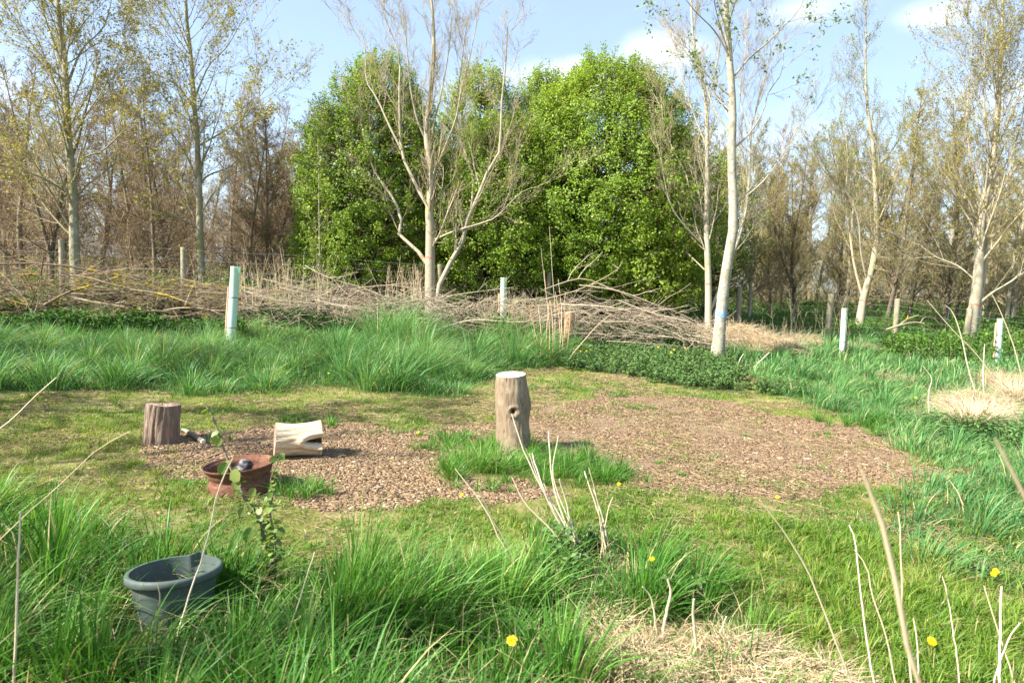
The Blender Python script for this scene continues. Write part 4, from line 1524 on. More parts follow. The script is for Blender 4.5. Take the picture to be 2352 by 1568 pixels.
# upright dry stems in the hedge
A = Acc()
rng = np.random.default_rng(310)
for (x0, x1, yb, yt, n_, r_) in [(540, 760, 700, 605, 75, .0032), (880, 975, 690, 620, 50, .004), (1100, 1230, 800, 690, 90, .0035), (330, 560, 700, 620, 18, .003), (750, 900, 745, 680, 55, .003),
                                 (180, 420, 735, 690, 70, .0035), (1580, 1840, 790, 740, 60, .003), (1800, 1960, 770, 700, 20, .003)]:
    px = rng.uniform(x0, x1, n_)
    dd = np.interp(px, HX, HD) + rng.normal(0, .35, n_)
    top = yt + rng.normal(0, 18, n_)
    p0 = np.array([P(a, yb, c) for a, c in zip(px, dd)])
    p1 = np.array([P(a + rng.normal(0, 16), b, c) for a, b, c in zip(px, top, dd)])
    D = p1 - p0
    Ls = np.linalg.norm(D, axis=1)
    pts, rad = shoot(p0, D, Ls, np.full(n_, r_), 5, .04, 0, .4, rng)
    tubes(A, pts, rad, 3, rng.random(n_))
    P0, D, L2, R2 = kids(pts, rad, 4, .4, 1, .6, .25, .7, rng, .002)
    p2, r2 = shoot(P0, D, L2, R2, 3, .1, .02, .5, rng)
    tubes(A, p2, r2, 3, rng.random(len(p2)))
stuff(A, 'dry_stems', 'thin upright dead weed stems standing in and behind the hedge', 'dead stems', [M['straw']])


def cover(name, label, cat, regions, lm, seed, size=.06, kind='stuff'):
    """leafy ground cover: regions of (px0,px1,ylo,yhi,d0,d1,n clusters, per)"""
    rng = np.random.default_rng(seed)
    A = Acc()
    for (x0, x1, yl, yh, d0, d1, n_, per) in regions:
        px = rng.uniform(x0, x1, n_)
        dd = rng.uniform(d0, d1, n_)
        f = rng.random(n_)
        top = np.array([P(a, yh, c)[2] for a, c in zip(px, dd)])
        q_ = np.array([P(a, (yl + yh) / 2, c) for a, c in zip(px, dd)])
        zg = gh(q_[:, 0], q_[:, 1])
        hmax = np.maximum(top - zg, .12) * (.3 + 1.15 * vn(q_[:, 0], q_[:, 1], .7, seed % 50))
        c_ = np.stack([q_[:, 0], q_[:, 1], zg + .02 + hmax * f ** .8], 1)
        ok_ = clear(c_[:, 0], c_[:, 1], np.ones(n_, bool))
        idx = np.repeat(np.arange(n_), rng.poisson(per, n_) * ok_)
        pos = c_[idx] + rng.normal(0, .06, (len(idx), 3))
        pos[:, 2] = np.maximum(pos[:, 2], gh(pos[:, 0], pos[:, 1]) + .01)
        cv = rng.normal(.5, .15, n_)
        leaves(A, pos, size * rng.uniform(.6, 1.3, len(idx)), np.clip(cv[idx] + rng.normal(0, .15, len(idx)), 0, 1), 0, .8, .7, rng)
        # canes
        k_ = (rng.random(n_) < .3) & ok_
        e = c_[k_]
        s0 = e.copy()
        s0[:, 2] = zg[k_] - .02
        s0[:, :2] += rng.normal(0, .08, (len(e), 2))
        tubes(A, np.stack([s0, (s0 + e) / 2 + rng.normal(0, .02, e.shape), e], 1), np.full((len(e), 3), .003), 3, rng.random(len(e)), 1)
    return stuff(A, name, label, cat, [lm, M['twig_brown']])


cover('bramble_undergrowth', 'dark green brambles growing through the foot of the brush hedge', 'brambles',
      [(-420, 560, 800, 728, 12.6, 13.6, 2600, 11), (-420, 520, 760, 690, 13.9, 15.2, 2600, 10), (540, 1000, 770, 728, 13.8, 15.2, 1300, 10), (1000, 1260, 780, 735, 13.8, 15.0, 600, 9), (1250, 1600, 800, 745, 14.6, 15.6, 500, 10)],
      M['leaf_dark'], 401, .075)
cover('woodland_undergrowth', 'low green leaves covering the floor of the wood beyond the fence', 'undergrowth',
      [(1560, 2500, 760, 735, 19, 24, 3600, 9), (1560, 2500, 720, 700, 24, 34, 4200, 8), (600, 1600, 720, 700, 17, 26, 3000, 7), (-500, 700, 700, 640, 15.5, 24, 2600, 8), (2030, 2600, 800, 768, 15, 19, 1300, 10)],
      leafmat('leaf_under', [(0, (.05, .12, .02)), (.6, (.10, .20, .03)), (1, (.17, .29, .05))], .3, .5, .25), 402, .07)

# nettles
rng = np.random.default_rng(420)
A = Acc()
bx0, by0, bx1, by1 = min(p_[0] for p_ in NETTLE), min(p_[1] for p_ in NETTLE), max(p_[0] for p_ in NETTLE), max(p_[1] for p_ in NETTLE)
x = rng.uniform(bx0, bx1, 2600)
y = rng.uniform(by0, by1, 2600)
k = inpoly(*jit(x, y, .15, .5), NETTLE)
x, y = x[k], y[k]
ex = rng.uniform(5.5, 9, 420)
ey = rng.uniform(5.5, 9, 420)
spots = [(2250, 1005, .4, 90), (2330, 1010, .4, 60), (1285, 1290, .06, 8), (1370, 1280, .05, 6), (1250, 1340, .09, 12), (1530, 1385, .05, 5), (1240, 830, .25, 40), (1760, 900, .3, 60), (2020, 905, .3, 30), (1850, 830, .4, 60)]
for (a_, b_, r_, n_) in spots:
    g_ = G(a_, b_)
    x = np.concatenate([x, g_[0] + rng.normal(0, r_, n_)])
    y = np.concatenate([y, g_[1] + rng.normal(0, r_, n_)])
n = len(x)
hn = rng.uniform(.1, .26, n)
base = onground(x, y)
topn = base + np.stack([rng.normal(.02, .03, n), rng.normal(0, .03, n), hn], 1)
tubes(A, np.stack([base, (base + topn) / 2, topn], 1), np.full((n, 3), .0022), 3, rng.random(n))
for lv in range(5):
    f = .3 + .7 * lv / 4
    for q_ in range(3):
        a_ = rng.uniform(0, 6.28, n)
        nr = unit(np.stack([np.cos(a_) * .5, np.sin(a_) * .5, np.ones(n)], 1))
        leaves(A, base + (topn - base) * f + rng.normal(0, .012, (n, 3)), .065 * rng.uniform(.6, 1.2, n) * (1.15 - .4 * f), np.clip(.35 + .4 * f + rng.normal(0, .15, n), 0, 1), 0, .8, .6, rng, nr)
stuff(A, 'nettles', 'low patch of dark green nettles at the foot of the white tree', 'nettles', [M['leaf_nettle']])


# straw heaps
def straw_heap(name, label, polys, seed, hgt, n, L=(.25, .6), r=.002, wind=.3, mound=True):
    rng = np.random.default_rng(seed)
    A = Acc()
    for (px_, py_, rx, ry, hz, frac) in polys:
        g_ = G(px_, py_)
        m_ = int(n * frac)
        a = rng.uniform(0, 6.28, m_)
        q_ = np.sqrt(rng.random(m_))
        x = g_[0] + q_ * rx * np.cos(a)
        y = g_[1] + q_ * ry * np.sin(a)
        top = hz * np.sqrt(np.clip(1 - q_ ** 2, 0, 1)) * (.6 + .8 * vn(x, y, .3, seed % 40))
        z = gh(x, y) + top * rng.uniform(.3, 1, m_) + .01
        D = np.stack([np.cos(a) * .8 + wind + rng.normal(0, .5, m_), np.sin(a) * .6 + rng.normal(0, .5, m_), rng.normal(.15, .35, m_)], 1)
        Ls = rng.uniform(*L, m_)
        p_, rr = shoot(np.stack([x, y, z], 1) - unit(D) * Ls[:, None] * .3, D, Ls, np.full(m_, r), 4, .15, -.12, .4, rng)
        p_[..., 2] = np.maximum(p_[..., 2], gh(p_[..., 0], p_[..., 1]) + .006)
        tubes(A, p_, rr, 3, np.clip(rng.normal(.55, .22, m_), 0, 1))
    return stuff(A, name, label, 'dry grass', [M['straw']])


straw_heap('straw_heap', 'tan heap of dead grass spilling from the right end of the brush pile', [(1690, 800, .75, .7, .5, .4), (1770, 812, .65, .6, .42, .3), (1600, 790, .5, .5, .3, .15), (1830, 790, .5, .5, .25, .15)], 501, .4, 8500, (.2, .6), .0035)
straw_heap('straw_tuft', 'pale collapsed tuft of dead grass in the meadow below the right hand shelter tube', [(2240, 950, .45, .4, .28, .55), (2320, 890, .55, .5, .25, .45)], 502, .3, 3600, (.2, .5), .0028)
A = Acc()
for (px_, py_, n_, h_) in [(2225, 985, 700, .42), (2268, 975, 500, .38), (2335, 930, 800, .45), (2300, 900, 300, .4), (2400, 900, 400, .5)]:
    g_ = G(px_, py_)
    a = R.uniform(0, 6.28, n_)
    rr = np.abs(R.normal(0, .09, n_))
    x, y = g_[0] + rr * np.cos(a), g_[1] + rr * np.sin(a)
    blades(A, onground(x, y), h_ * R.uniform(.5, 1.3, n_), R.uniform(.004, .007, n_), a, np.clip(R.normal(.9, .45, n_), .05, 1.9), np.clip(R.normal(.75, .2, n_), 0, 1), 5, 1.6)
stuff(A, 'straw_tuft', 'shaggy pale fountain of dead grass at the right edge of the meadow', 'dry grass', [M['straw']])
straw_heap('straw_litter', 'bleached straw litter along the bottom edge right of the large dandelion',
           [(1500, 1535, .28, .18, .07, .3), (1700, 1530, .24, .17, .09, .3), (1380, 1400, .16, .22, .04, .12), (1880, 1580, .2, .15, .08, .13), (1560, 1640, .5, .3, .08, .15)], 503, .1, 4800, (.04, .2), .002)
straw_heap('straw_litter', 'small brown pile of old litter in the long grass by the nearest shelter tube', [(440, 812, .35, .25, .12, 1)], 504, .1, 600, (.1, .3), .003)
straw_heap('straw_litter', 'tan patch of dead grass lying in the right hand meadow', [(2040, 870, .4, .4, .08, .5), (1975, 800, .4, .4, .1, .5)], 505, .1, 900, (.1, .4), .003)


# ------------------------------------------------------------------ fence
def lathe(acc, prof, sides, v=.5, mat=0, center=(0, 0, 0), frame=None, noise=0, rng=R, closed_top=False):
    k = len(prof)
    a = np.arange(sides) * 2 * np.pi / sides
    V = np.zeros((k, sides, 3))
    for i_, (r_, z_) in enumerate(prof):
        V[i_, :, 0] = r_ * np.cos(a)
        V[i_, :, 1] = r_ * np.sin(a)
        V[i_, :, 2] = z_
    V = V.reshape(-1, 3)
    b = (np.arange(k - 1) * sides)[:, None]
    j = np.arange(sides)[None]
    q_ = np.stack([b + j, b + (j + 1) % sides, b + sides + (j + 1) % sides, b + sides + j], -1).reshape(-1, 4)
    if frame is not None:
        V = V @ np.asarray(frame).T
    V = V + np.asarray(center)
    acc.add(V, [q_], v, mat)


def frame_from(zv, xhint=(1, 0, 0)):
    z = np.array(zv, float)
    z /= np.linalg.norm(z)
    x_ = np.array(xhint, float)
    x_ -= z * (x_ @ z)
    x_ /= np.linalg.norm(x_)
    y_ = np.cross(z, x_)
    return np.stack([x_, y_, z], 1)


FP = [(-150, 533, 14.8, 12), (141, 550, 15.0, 12), (421, 568, 15.6, 12), (735, 583, 16.0, 11), (1010, 607, 16.6, 12), (1262, 625, 17.2, 12), (1483, 645, 18.0, 11), (1700, 660, 18.6, 12),
      (1910, 675, 19.0, 14), (2062, 686, 18.0, 12), (2228, 708, 16.8, 13), (2440, 735, 15.6, 13)]
root = empty('wire_fence', (0, 17, 0))
tag(root, 'stock fence of round wooden posts and wire netting running behind the hedge', 'fence')
tops = []
for (a_, b_, dd, w_) in FP:
    t_ = P(a_, b_, dd)
    base = np.array([t_[0] + R.normal(0, .02), t_[1], float(gh(t_[0], t_[1]))])
    r_ = w_ / F * dd * .5
    A = Acc()
    lathe(A, [(r_ * 1.02, -.1), (r_, .4), (r_ * .98, t_[2] - base[2] - .012), (r_ * .9, t_[2] - base[2]), (.001, t_[2] - base[2] + .003)], 12, R.random(), 0, base,
          frame_from([t_[0] - base[0], 0, t_[2] - base[2]]))
    A.obj('post', root, [M['post']], True)
    tops.append((base, t_))
A = Acc()
for (b0, t0), (b1, t1) in zip(tops[:-1], tops[1:]):
    seg = []
    h0, h1 = t0[2] - b0[2], t1[2] - b1[2]
    for f in (.97, .84, .70, .56, .43, .32, .22, .13):
        pts = []
        for s in np.linspace(0, 1, 7):
            p_ = (b0 + (b1 - b0) * s)
            p_ = p_ + np.array([0, -.06, (h0 + (h1 - h0) * s) * f - .02 * math.sin(s * math.pi)])
            pts.append(p_)
        seg.append(pts)
    seg = np.array(seg)
    tubes(A, seg, np.full(seg.shape[:2], .0022), 3, .5 * np.ones(len(seg)))
    L_ = np.linalg.norm(b1 - b0)
    nv = int(L_ / .2)
    vs = []
    for s in (np.arange(nv) + .5) / nv:
        p_ = b0 + (b1 - b0) * s
        hh_ = h0 + (h1 - h0) * s
        vs.append([p_ + np.array([0, -.06, hh_ * .13]), p_ + np.array([0, -.06, hh_ * .7])])
    vs = np.array(vs)
    tubes(A, vs, np.full(vs.shape[:2], .0014), 3, .5 * np.ones(len(vs)))
A.obj('wire_netting', root, [M['wire']])


# ------------------------------------------------------------------ tree shelters
def shelter(px0, yb, px1, yt, w, label, stake_dx=-1, d=None, stake_h=.75):
    if d is None:
        g_ = G(px0, yb)
        d = float(proj(g_)[2])
    b = P(px0, yb, d)
    b[2] = float(gh(b[0], b[1]))
    t_ = P(px1, yt, d)
    r_ = w / F * d * .5
    ax_ = t_ - b
    H = np.linalg.norm(ax_)
    fr = frame_from(ax_)
    root = empty('tree_shelter', b)
    tag(root, label, 'tree shelter', 'plastic tree shelters')
    A = Acc()
    lathe(A, [(r_, -.05), (r_, .3 * H), (r_, .6 * H), (r_, H - .02), (r_ * 1.07, H - .008), (r_ * 1.08, H), (r_ * .93, H), (r_ * .93, .3 * H), (r_ * .93, 0)], 24, .5, 0, b, fr)
    A.obj('tube', root, [M['shelter']], True)
    A = Acc()
    s = .017 * (d / 13)
    c0 = b + fr[:, 0] * stake_dx * (r_ + s + .002)
    pts = np.array([[c0 - fr[:, 2] * .1, c0 + fr[:, 2] * H * stake_h]])
    tubes(A, pts, np.full((1, 2), s * 1.3), 4, np.array([.5]), cap=True)
    A.obj('stake', root, [M['stake']], False)
    for f in (.25, .62):
        if f < stake_h:
            A = Acc()
            c_ = b + fr[:, 2] * H * f
            lathe(A, [(r_ + .004, -.006), (r_ + .006, 0), (r_ + .004, .006)], 24, .5, 0, c_, fr)
            A.obj('tie', root, [M['tie']], True)
    return root


M['stake'] = simple('stake_wood', (.52, .36, .22), .8, noise=[((20, 20, 3), (.34, .22, .13), .45, .7)])
M['tie'] = simple('tie_plastic', (.12, .11, .10), .5)
shelter(529, 800, 541, 613, 21, 'tall pale green tree shelter tube leaning right beside the left brush hedge', -1)
shelter(1157, 730, 1157, 638, 14, 'pale green shelter tube half sunk in the brushwood left of the orange stems', -1, d=14.9)
shelter(1934, 812, 1940, 708, 13, 'pale shelter tube in the meadow just left of the forked tree', 1, stake_h=.3)
shelter(2290, 835, 2298, 732, 13, 'whitish shelter tube near the right edge behind dry stalks', -1, stake_h=.9)

# ------------------------------------------------------------------ logs and stump
M['wood_cut'] = simple('wood_cut', (.80, .72, .58), .7, noise=[((25, 25, 25), (.72, .60, .44), .5, .75)])
M['stump_bark'] = simple('stump_bark', (.225, .165, .105), .85, noise=[((7, 7, 4), (.30, .24, .16), .5, .62), ((70, 70, 12), (.13, .095, .06), .48, .68), ((10, 10, 2), (.14, .115, .06), .60, .75)], bump=.7)
M['old_bark'] = simple('old_bark', (.19, .13, .09), .9, noise=[((30, 30, 2), (.33, .265, .195), .5, .62), ((45, 45, 3), (.15, .10, .07), .52, .62), ((12, 12, 3), (.30, .16, .09), .6, .7), ((60, 60, 8), (.2, .15, .11), .5, .7)], bump=.9)
M['bare_wood'] = simple('bare_wood', (.60, .49, .33), .75, noise=[((2, 25, 25), (.46, .31, .16), .52, .68), ((3, 60, 60), (.30, .19, .10), .60, .70), ((6, 6, 6), (.62, .51, .34), .5, .7)], bump=.5)
M['rot'] = simple('rotten_hollow', (.07, .04, .022), .95, noise=[((30, 30, 30), (.2, .12, .07), .5, .7)], bump=.8)


def grid_surface(acc, f, nu, nv, v=.5, mat=0, matf=None):
    """closed in u"""
    uu, vv_ = np.meshgrid(np.arange(nu) / nu * 2 * np.pi, np.linspace(0, 1, nv))
    V = f(uu.ravel(), vv_.ravel())
    b = (np.arange(nv - 1) * nu)[:, None]
    j = np.arange(nu)[None]
    q_ = np.stack([b + j, b + (j + 1) % nu, b + nu + (j + 1) % nu, b + nu + j], -1).reshape(-1, 4)
    if matf is None:
        acc.add(V, [q_], v, mat)
    else:
        mm = matf(uu.ravel(), vv_.ravel())[q_].mean(1) > .5
        acc.add(V, [q_[~mm], q_[mm]], v, mat)
        acc.M[-1][:] = 1
    return V.reshape(nv, nu, 3)


def disc(acc, ringpts, v=.5, mat=0, rings=5, bulge=0, nz=None, jit_=.0):
    c = ringpts.mean(0)
    n = len(ringpts)
    V = [c[None]]
    for k_ in range(1, rings + 1):
        f = k_ / rings
        rr = c + (ringpts - c) * f
        if jit_ and k_ < rings:
            rr = rr + R.normal(0, jit_, (n, 1)) * (nz if nz is not None else np.array([0, 0, 1]))
        V.append(rr)
    V = np.vstack(V)
    j = np.arange(n)
    t_ = np.stack([np.zeros(n, int), 1 + j, 1 + (j + 1) % n], -1)
    qs = []
    for k_ in range(rings - 1):
        b = 1 + k_ * n
        qs.append(np.stack([b + j, b + n + j, b + n + (j + 1) % n, b + (j + 1) % n], -1))
    acc.add(V, [t_] + qs, v, mat)


# cut stump in the centre
d = float(proj(b_stump)[2])
tc_ = P(1173, 860, d)
ax_ = tc_ - b_stump
H = float(np.linalg.norm(ax_))
fr = frame_from(ax_)
root = empty('tree_stump', b_stump)
tag(root, 'freshly sawn stump with white cut top and knot hole, mid clearing', 'stump')
A = Acc()


def fstump(u, v):
    w = np.interp(v, [0, .08, .25, .45, .62, .8, .93, 1], [98, 88, 80, 76, 77, 76, 71, 68]) / F * d * .5
    r_ = w * (1 + .012 * np.sin(3 * u + 1) + .01 * np.sin(7 * u + v * 4) + .03 * np.maximum(0, np.sin(4 * u + .5)) * (1 - v) ** 3)
    # bulge on the right
    r_ = r_ + .022 * np.exp(-((np.angle(np.exp(1j * (u - 0.0))) / .6) ** 2) - ((v - .64) / .12) ** 2) - .008 * np.exp(-((np.angle(np.exp(1j * (u - 0.0))) / .8) ** 2) - ((v - .38) / .12) ** 2)
    # knot: facing the camera (u = -pi/2)
    du = np.angle(np.exp(1j * (u + math.pi / 2 - .12)))
    dd = np.sqrt((du / .30) ** 2 + ((v - .57) / .055) ** 2)
    r_ = r_ + .012 * np.exp(-(dd - 1.1) ** 2 / .12)
    dk = np.sqrt(((du + .06) / .13) ** 2 + ((v - .575) / .035) ** 2)
    r_ = r_ - .032 * np.exp(-(dk * 1.15) ** 4)
    d2 = np.sqrt(((du - .1) / .13) ** 2 + ((v - .545) / .022) ** 2)
    r_ = r_ + .014 * np.exp(-d2 ** 2)
    d3 = np.sqrt(((du + .62) / .05) ** 2 + ((v - .33) / .03) ** 2)
    r_ = r_ - .01 * np.exp(-d3 ** 2)
    d4 = np.sqrt(((du + .75) / .06) ** 2 + ((v - .14) / .04) ** 2)
    r_ = r_ - .01 * np.exp(-d4 ** 2)
    d5 = np.sqrt(((du + .36) / .05) ** 2 + ((v - .96) / .05) ** 2)
    r_ = r_ - .01 * np.exp(-d5 ** 4)
    r_ = r_ + .004 * (vn(u * 12, v * 7, 1, 7) - .5) + .002 * (vn(u * 40, v * 16, 1, 8) - .5)
    loc = np.stack([r_ * np.cos(u), r_ * np.sin(u), -.06 + v * (H + .06) + v ** 8 * .022 * np.sin(u)], 1)
    return loc @ fr.T + b_stump


def kmat(u, v):
    du = np.angle(np.exp(1j * (u + math.pi / 2 - .12)))
    return (((du + .06) / .12) ** 2 + ((v - .575) / .032) ** 2 < 1).astype(float)


Vg = grid_surface(A, fstump, 160, 110, matf=kmat)
o_ = A.obj('bark', root, [M['stump_bark'], M['rot']], True)
A = Acc()
top = Vg[-1].copy()
disc(A, top + fr[:, 2] * .0015 - (top - top.mean(0)) * .012, rings=6, jit_=.0006, nz=fr[:, 2])
A.obj('cut_top', root, [M['wood_cut']], False)

# old upright log on the left
d = float(proj(b_log2)[2])
tc_ = P(375, 927, d)
ax_ = tc_ - b_log2
H = float(np.linalg.norm(ax_))
fr2 = frame_from(ax_)
root = empty('upright_log', b_log2)
tag(root, 'weathered ridged log standing on end at the left of the wood chips', 'log')
A = Acc()


def flog2(u, v):
    w = np.interp(v, [0, .1, .5, 1], [75, 74, 70, 69]) / F * d * .5
    r_ = w * (1 + .025 * np.sin(2 * u + 1) + .02 * np.sin(5 * u))
    r_ = r_ + .004 * (np.abs(np.sin(9 * u + 1.6 * np.sin(v * 3))) - .5) + .012 * (vn(u * 7, v * 1.5, 1, 12) - .5) + .004 * (vn(u * 22, v * 9, 1, 13) - .5)
    zt_ = H * (1 + .02 * np.sin(u * 2) - .01)
    loc = np.stack([r_ * np.cos(u), r_ * np.sin(u), -.03 + v * (zt_ + .03)], 1)
    return loc @ fr2.T + b_log2


Vg = grid_surface(A, flog2, 150, 50)
A.obj('bark', root, [M['old_bark']], True)
M['old_end'] = simple('old_end', (.38, .27, .19), .9, noise=[((12, 60, 12), (.22, .14, .10), .45, .65), ((50, 50, 50), (.5, .38, .28), .55, .7)], bump=.6)
A = Acc()
disc(A, Vg[-1] - (Vg[-1] - Vg[-1].mean(0)) * .01 - fr2[:, 2] * .002, rings=8, jit_=.004, nz=fr2[:, 2])
A.obj('cut_top', root, [M['old_end']], False)

# lying hollow log
d = float(proj(b_log)[2])
cL = P(627, 1017, d - .10)
cR = P(733, 1018, d + .04)
rl = 80 / F * d * .5
axv = cR - cL
L_ = float(np.linalg.norm(axv))
ctr_z = b_log[2] + rl * .93
frl = frame_from([axv[0], axv[1], 0.0], (0, 0, 1))   # local z = along the log, x = world up
root = empty('hollow_log', b_log)
tag(root, 'short blond log lying on its side with a dark hollow, behind the wheel rim', 'log')
cen = np.array([(cL[0] + cR[0]) / 2, b_log[1] + .02, ctr_z])
A = Acc()


def flog(u, v):
    # u=0 is up; camera side is u = +-pi/2
    s = v * 2 - 1
    w = rl * (.90 + .13 * s * s + .02 * s)
    # which side faces the camera
    dirs = np.stack([np.cos(u), np.sin(u)], 1)
    wy = (frl[:, 0][None] * dirs[:, :1] + frl[:, 1][None] * dirs[:, 1:])[:, 1]   # world y part, camera side negative
    wz = (frl[:, 0][None] * dirs[:, :1] + frl[:, 1][None] * dirs[:, 1:])[:, 2]
    ang = np.arctan2(wz, -wy)     # 0 = to camera, pi/2 = up
    r_ = w * (1 + .035 * np.sin(2 * u + .6) + .02 * np.sin(5 * u + s))
    r_ = r_ + .005 * (np.abs(np.sin(9 * u + 2.0 * s)) - .5) * .6 + .004 * (vn(u * 14, v * 3, 1, 5) - .5)
    # swelling lips round the hollow
    cu = .0 + .06 * s
    e = np.sqrt(((ang - cu) / .42) ** 2 + (np.maximum(0, .80 - s) / .62) ** 2)
    r_ = r_ + .016 * np.exp(-((e - 1.15) / .3) ** 2)
    hole = np.exp(-np.clip(np.sqrt(((ang - cu) / (.08 + .20 * np.clip((s - .18) / .7, 0, 1))) ** 2 + (np.maximum(0, .62 - s) / .36) ** 2), 0, 4) ** 4)
    r_ = r_ - .085 * hole
    # groove along the lower side
    r_ = r_ - .014 * np.exp(-((ang + .62 + .25 * s) / .12) ** 2) * (s < .9)
    xx = s * L_ * .5 * (1 + .045 * np.where(s < 0, 1, .3) * (-np.sin(ang)))
    loc = np.stack([r_ * np.cos(u), r_ * np.sin(u), xx], 1)
    return loc @ frl.T + cen


def lmat(u, v):
    s = v * 2 - 1
    dirs = np.stack([np.cos(u), np.sin(u)], 1)
    w3 = frl[:, 0][None] * dirs[:, :1] + frl[:, 1][None] * dirs[:, 1:]
    ang = np.arctan2(w3[:, 2], -w3[:, 1])
    cu = .06 * s
    e = np.sqrt(((ang - cu) / (.08 + .20 * np.clip((s - .18) / .7, 0, 1))) ** 2 + (np.maximum(0, .62 - s) / .36) ** 2)
    return (e < .9).astype(float)


Vg = grid_surface(A, flog, 180, 90, matf=lmat)
A.obj('wood', root, [M['bare_wood'], M['rot']], True)
for nm_, rg in (('left', Vg[0]), ('right', Vg[-1])):
    A = Acc()
    disc(A, rg, rings=6, jit_=.003, nz=frl[:, 2])
    A.obj('end_grain', root, [M['old_end']], False)

# short stick with a cut end
root = empty('cut_branch', G(440, 1003))
tag(root, 'short cut branch with peeled pale ends lying right of the upright log', 'branch')
g1, g2, g3 = G(418, 992), G(436, 1003), G(466, 1020)
for (a_, b_, r0_, r1_, mt, nm_) in [(g1 + [0, 0, .03], g2 + [0, 0, .035], .008, .02, 'bare_wood', 'peeled_end'), (g2 + [0, 0, .035], g3 + [0, 0, .025], .021, .023, 'bark_brown', 'bark')]:
    A = Acc()
    pts = resample([a_, (a_ + b_) / 2 + np.array([0, 0, .004]), b_], 8)[None]
    tubes(A, pts, np.linspace(r0_, r1_, 8)[None], 14, np.array([.8]))
    A.obj(nm_, root, [M[mt]], True)
A = Acc()
e = g3 + np.array([0, 0, .025])
dr = unit(g3 - g2)
tubes(A, np.array([[e, e + dr * .018]]), np.array([[.0235, .019]]), 14, np.array([.5]), cap=True)
A.obj('cut_end', root, [M['wood_cut']], False)

# stub in the hedge
root = empty('cut_stub', G(1306, 772))
tag(root, 'small reddish sawn stub standing in the brushwood right of the orange stems', 'stump')
bb = P(1306, 772, 14.3)
bb[2] = gh(bb[0], bb[1])
A = Acc()
r_ = 12 / F * 14.3
tt_ = P(1308, 716, 14.3)
lathe(A, [(r_ * 1.15, -.05), (r_, .1), (r_ * .97, tt_[2] - bb[2])], 16, .5, 0, bb)
A.obj('bark', root, [simple('stub_bark', (.40, .24, .13), .9, noise=[((20, 20, 6), (.50, .38, .25), .5, .65)], bump=.5)], True)
A = Acc()
lathe(A, [(r_ * .96, 0), (.001, .003)], 16, .5, 0, (bb[0], bb[1], tt_[2] + .001))
A.obj('cut_top', root, [M['wood_cut']], False)

# fallen branches
root = empty('fallen_branch', G(2090, 760))
tag(root, 'fallen bleached branch with upturned forks lying near the grey fence post', 'branch')
d = 17.0
A = Acc()
for pl, w in [([(2034, 758), (2066, 747), (2104, 740), (2128, 748), (2153, 764)], 6), ([(2066, 747), (2085, 732), (2110, 724)], 4), ([(2114, 742), (2122, 730), (2140, 728), (2160, 745)], 3), ([(2082, 736), (2086, 724)], 3)]:
    pts = np.array([P(a_, b_, d) for a_, b_ in pl])
    p_ = resample(pts, 10)
    tubes(A, p_[None], np.linspace(w * .5, w * .25, 10)[None] / F * d, 7, np.array([.9]))
A.obj('wood', root, [M['brush']], True)
root = empty('fallen_branch', G(1715, 850))
tag(root, 'small forked dry branch lying right of the foot of the white tree', 'branch')
g_ = G(1715, 850)
d = float(proj(g_)[2])
A = Acc()
for pl, w in [([(1683, 842), (1700, 851), (1720, 850), (1743, 832), (1767, 809)], 3.5), ([(1690, 846), (1700, 825), (1708, 812)], 2.5), ([(1686, 843), (1720, 838)], 2), ([(1684, 848), (1700, 856), (1715, 856)], 2)]:
    p_ = resample(np.array([P(a_, b_, d) for a_, b_ in pl]), 9)
    tubes(A, p_[None], np.linspace(w * .5, w * .25, 9)[None] / F * d, 5, np.array([.95]))
A.obj('wood', root, [M['stalk']], True)

# ------------------------------------------------------------------ bucket
M['rubber'] = simple('bucket_plastic', (.068, .090, .080), .6, .2, noise=[((40, 40, 40), (.085, .107, .094), .4, .7), ((5, 5, 9), (.14, .145, .115), .55, .75)], bump=.12)
d = float(proj(b_bucket)[2])
zax = unit(np.array([-.07, .10, 1.0]))
frb = frame_from(zax)
rimc = P(401, 1304, d - .015)
Rr = .193
Hb = .30
bbase = rimc - frb[:, 2] * Hb
root = empty('bucket', bbase)
tag(root, 'dark grey green plastic bucket with a pouring lip, tilted in the long grass', 'bucket')


def fb(rad, z, spout):
    """ring at height z; spout pushes the wall out at the back (towards +y, slightly left)"""
    a = np.arange(96) * 2 * np.pi / 96
    ac = math.radians(84)
    da = np.angle(np.exp(1j * (a - ac)))
    r_ = rad + spout * 1.5 * np.clip(1 - np.abs(da) / .15, 0, 1)
    zz_ = z + spout * .28 * np.clip(1 - np.abs(da) / .25, 0, 1)
    loc = np.stack([r_ * np.cos(a), r_ * np.sin(a), np.broadcast_to(zz_, a.shape)], 1)
    return loc @ frb.T + bbase


def rings(acc, rl_, v=.5, mat=0):
    n = len(rl_[0])
    V = np.vstack(rl_)
    b = (np.arange(len(rl_) - 1) * n)[:, None]
    j = np.arange(n)[None]
    acc.add(V, [np.stack([b + j, b + (j + 1) % n, b + n + (j + 1) % n, b + n + j], -1).reshape(-1, 4)], v, mat)


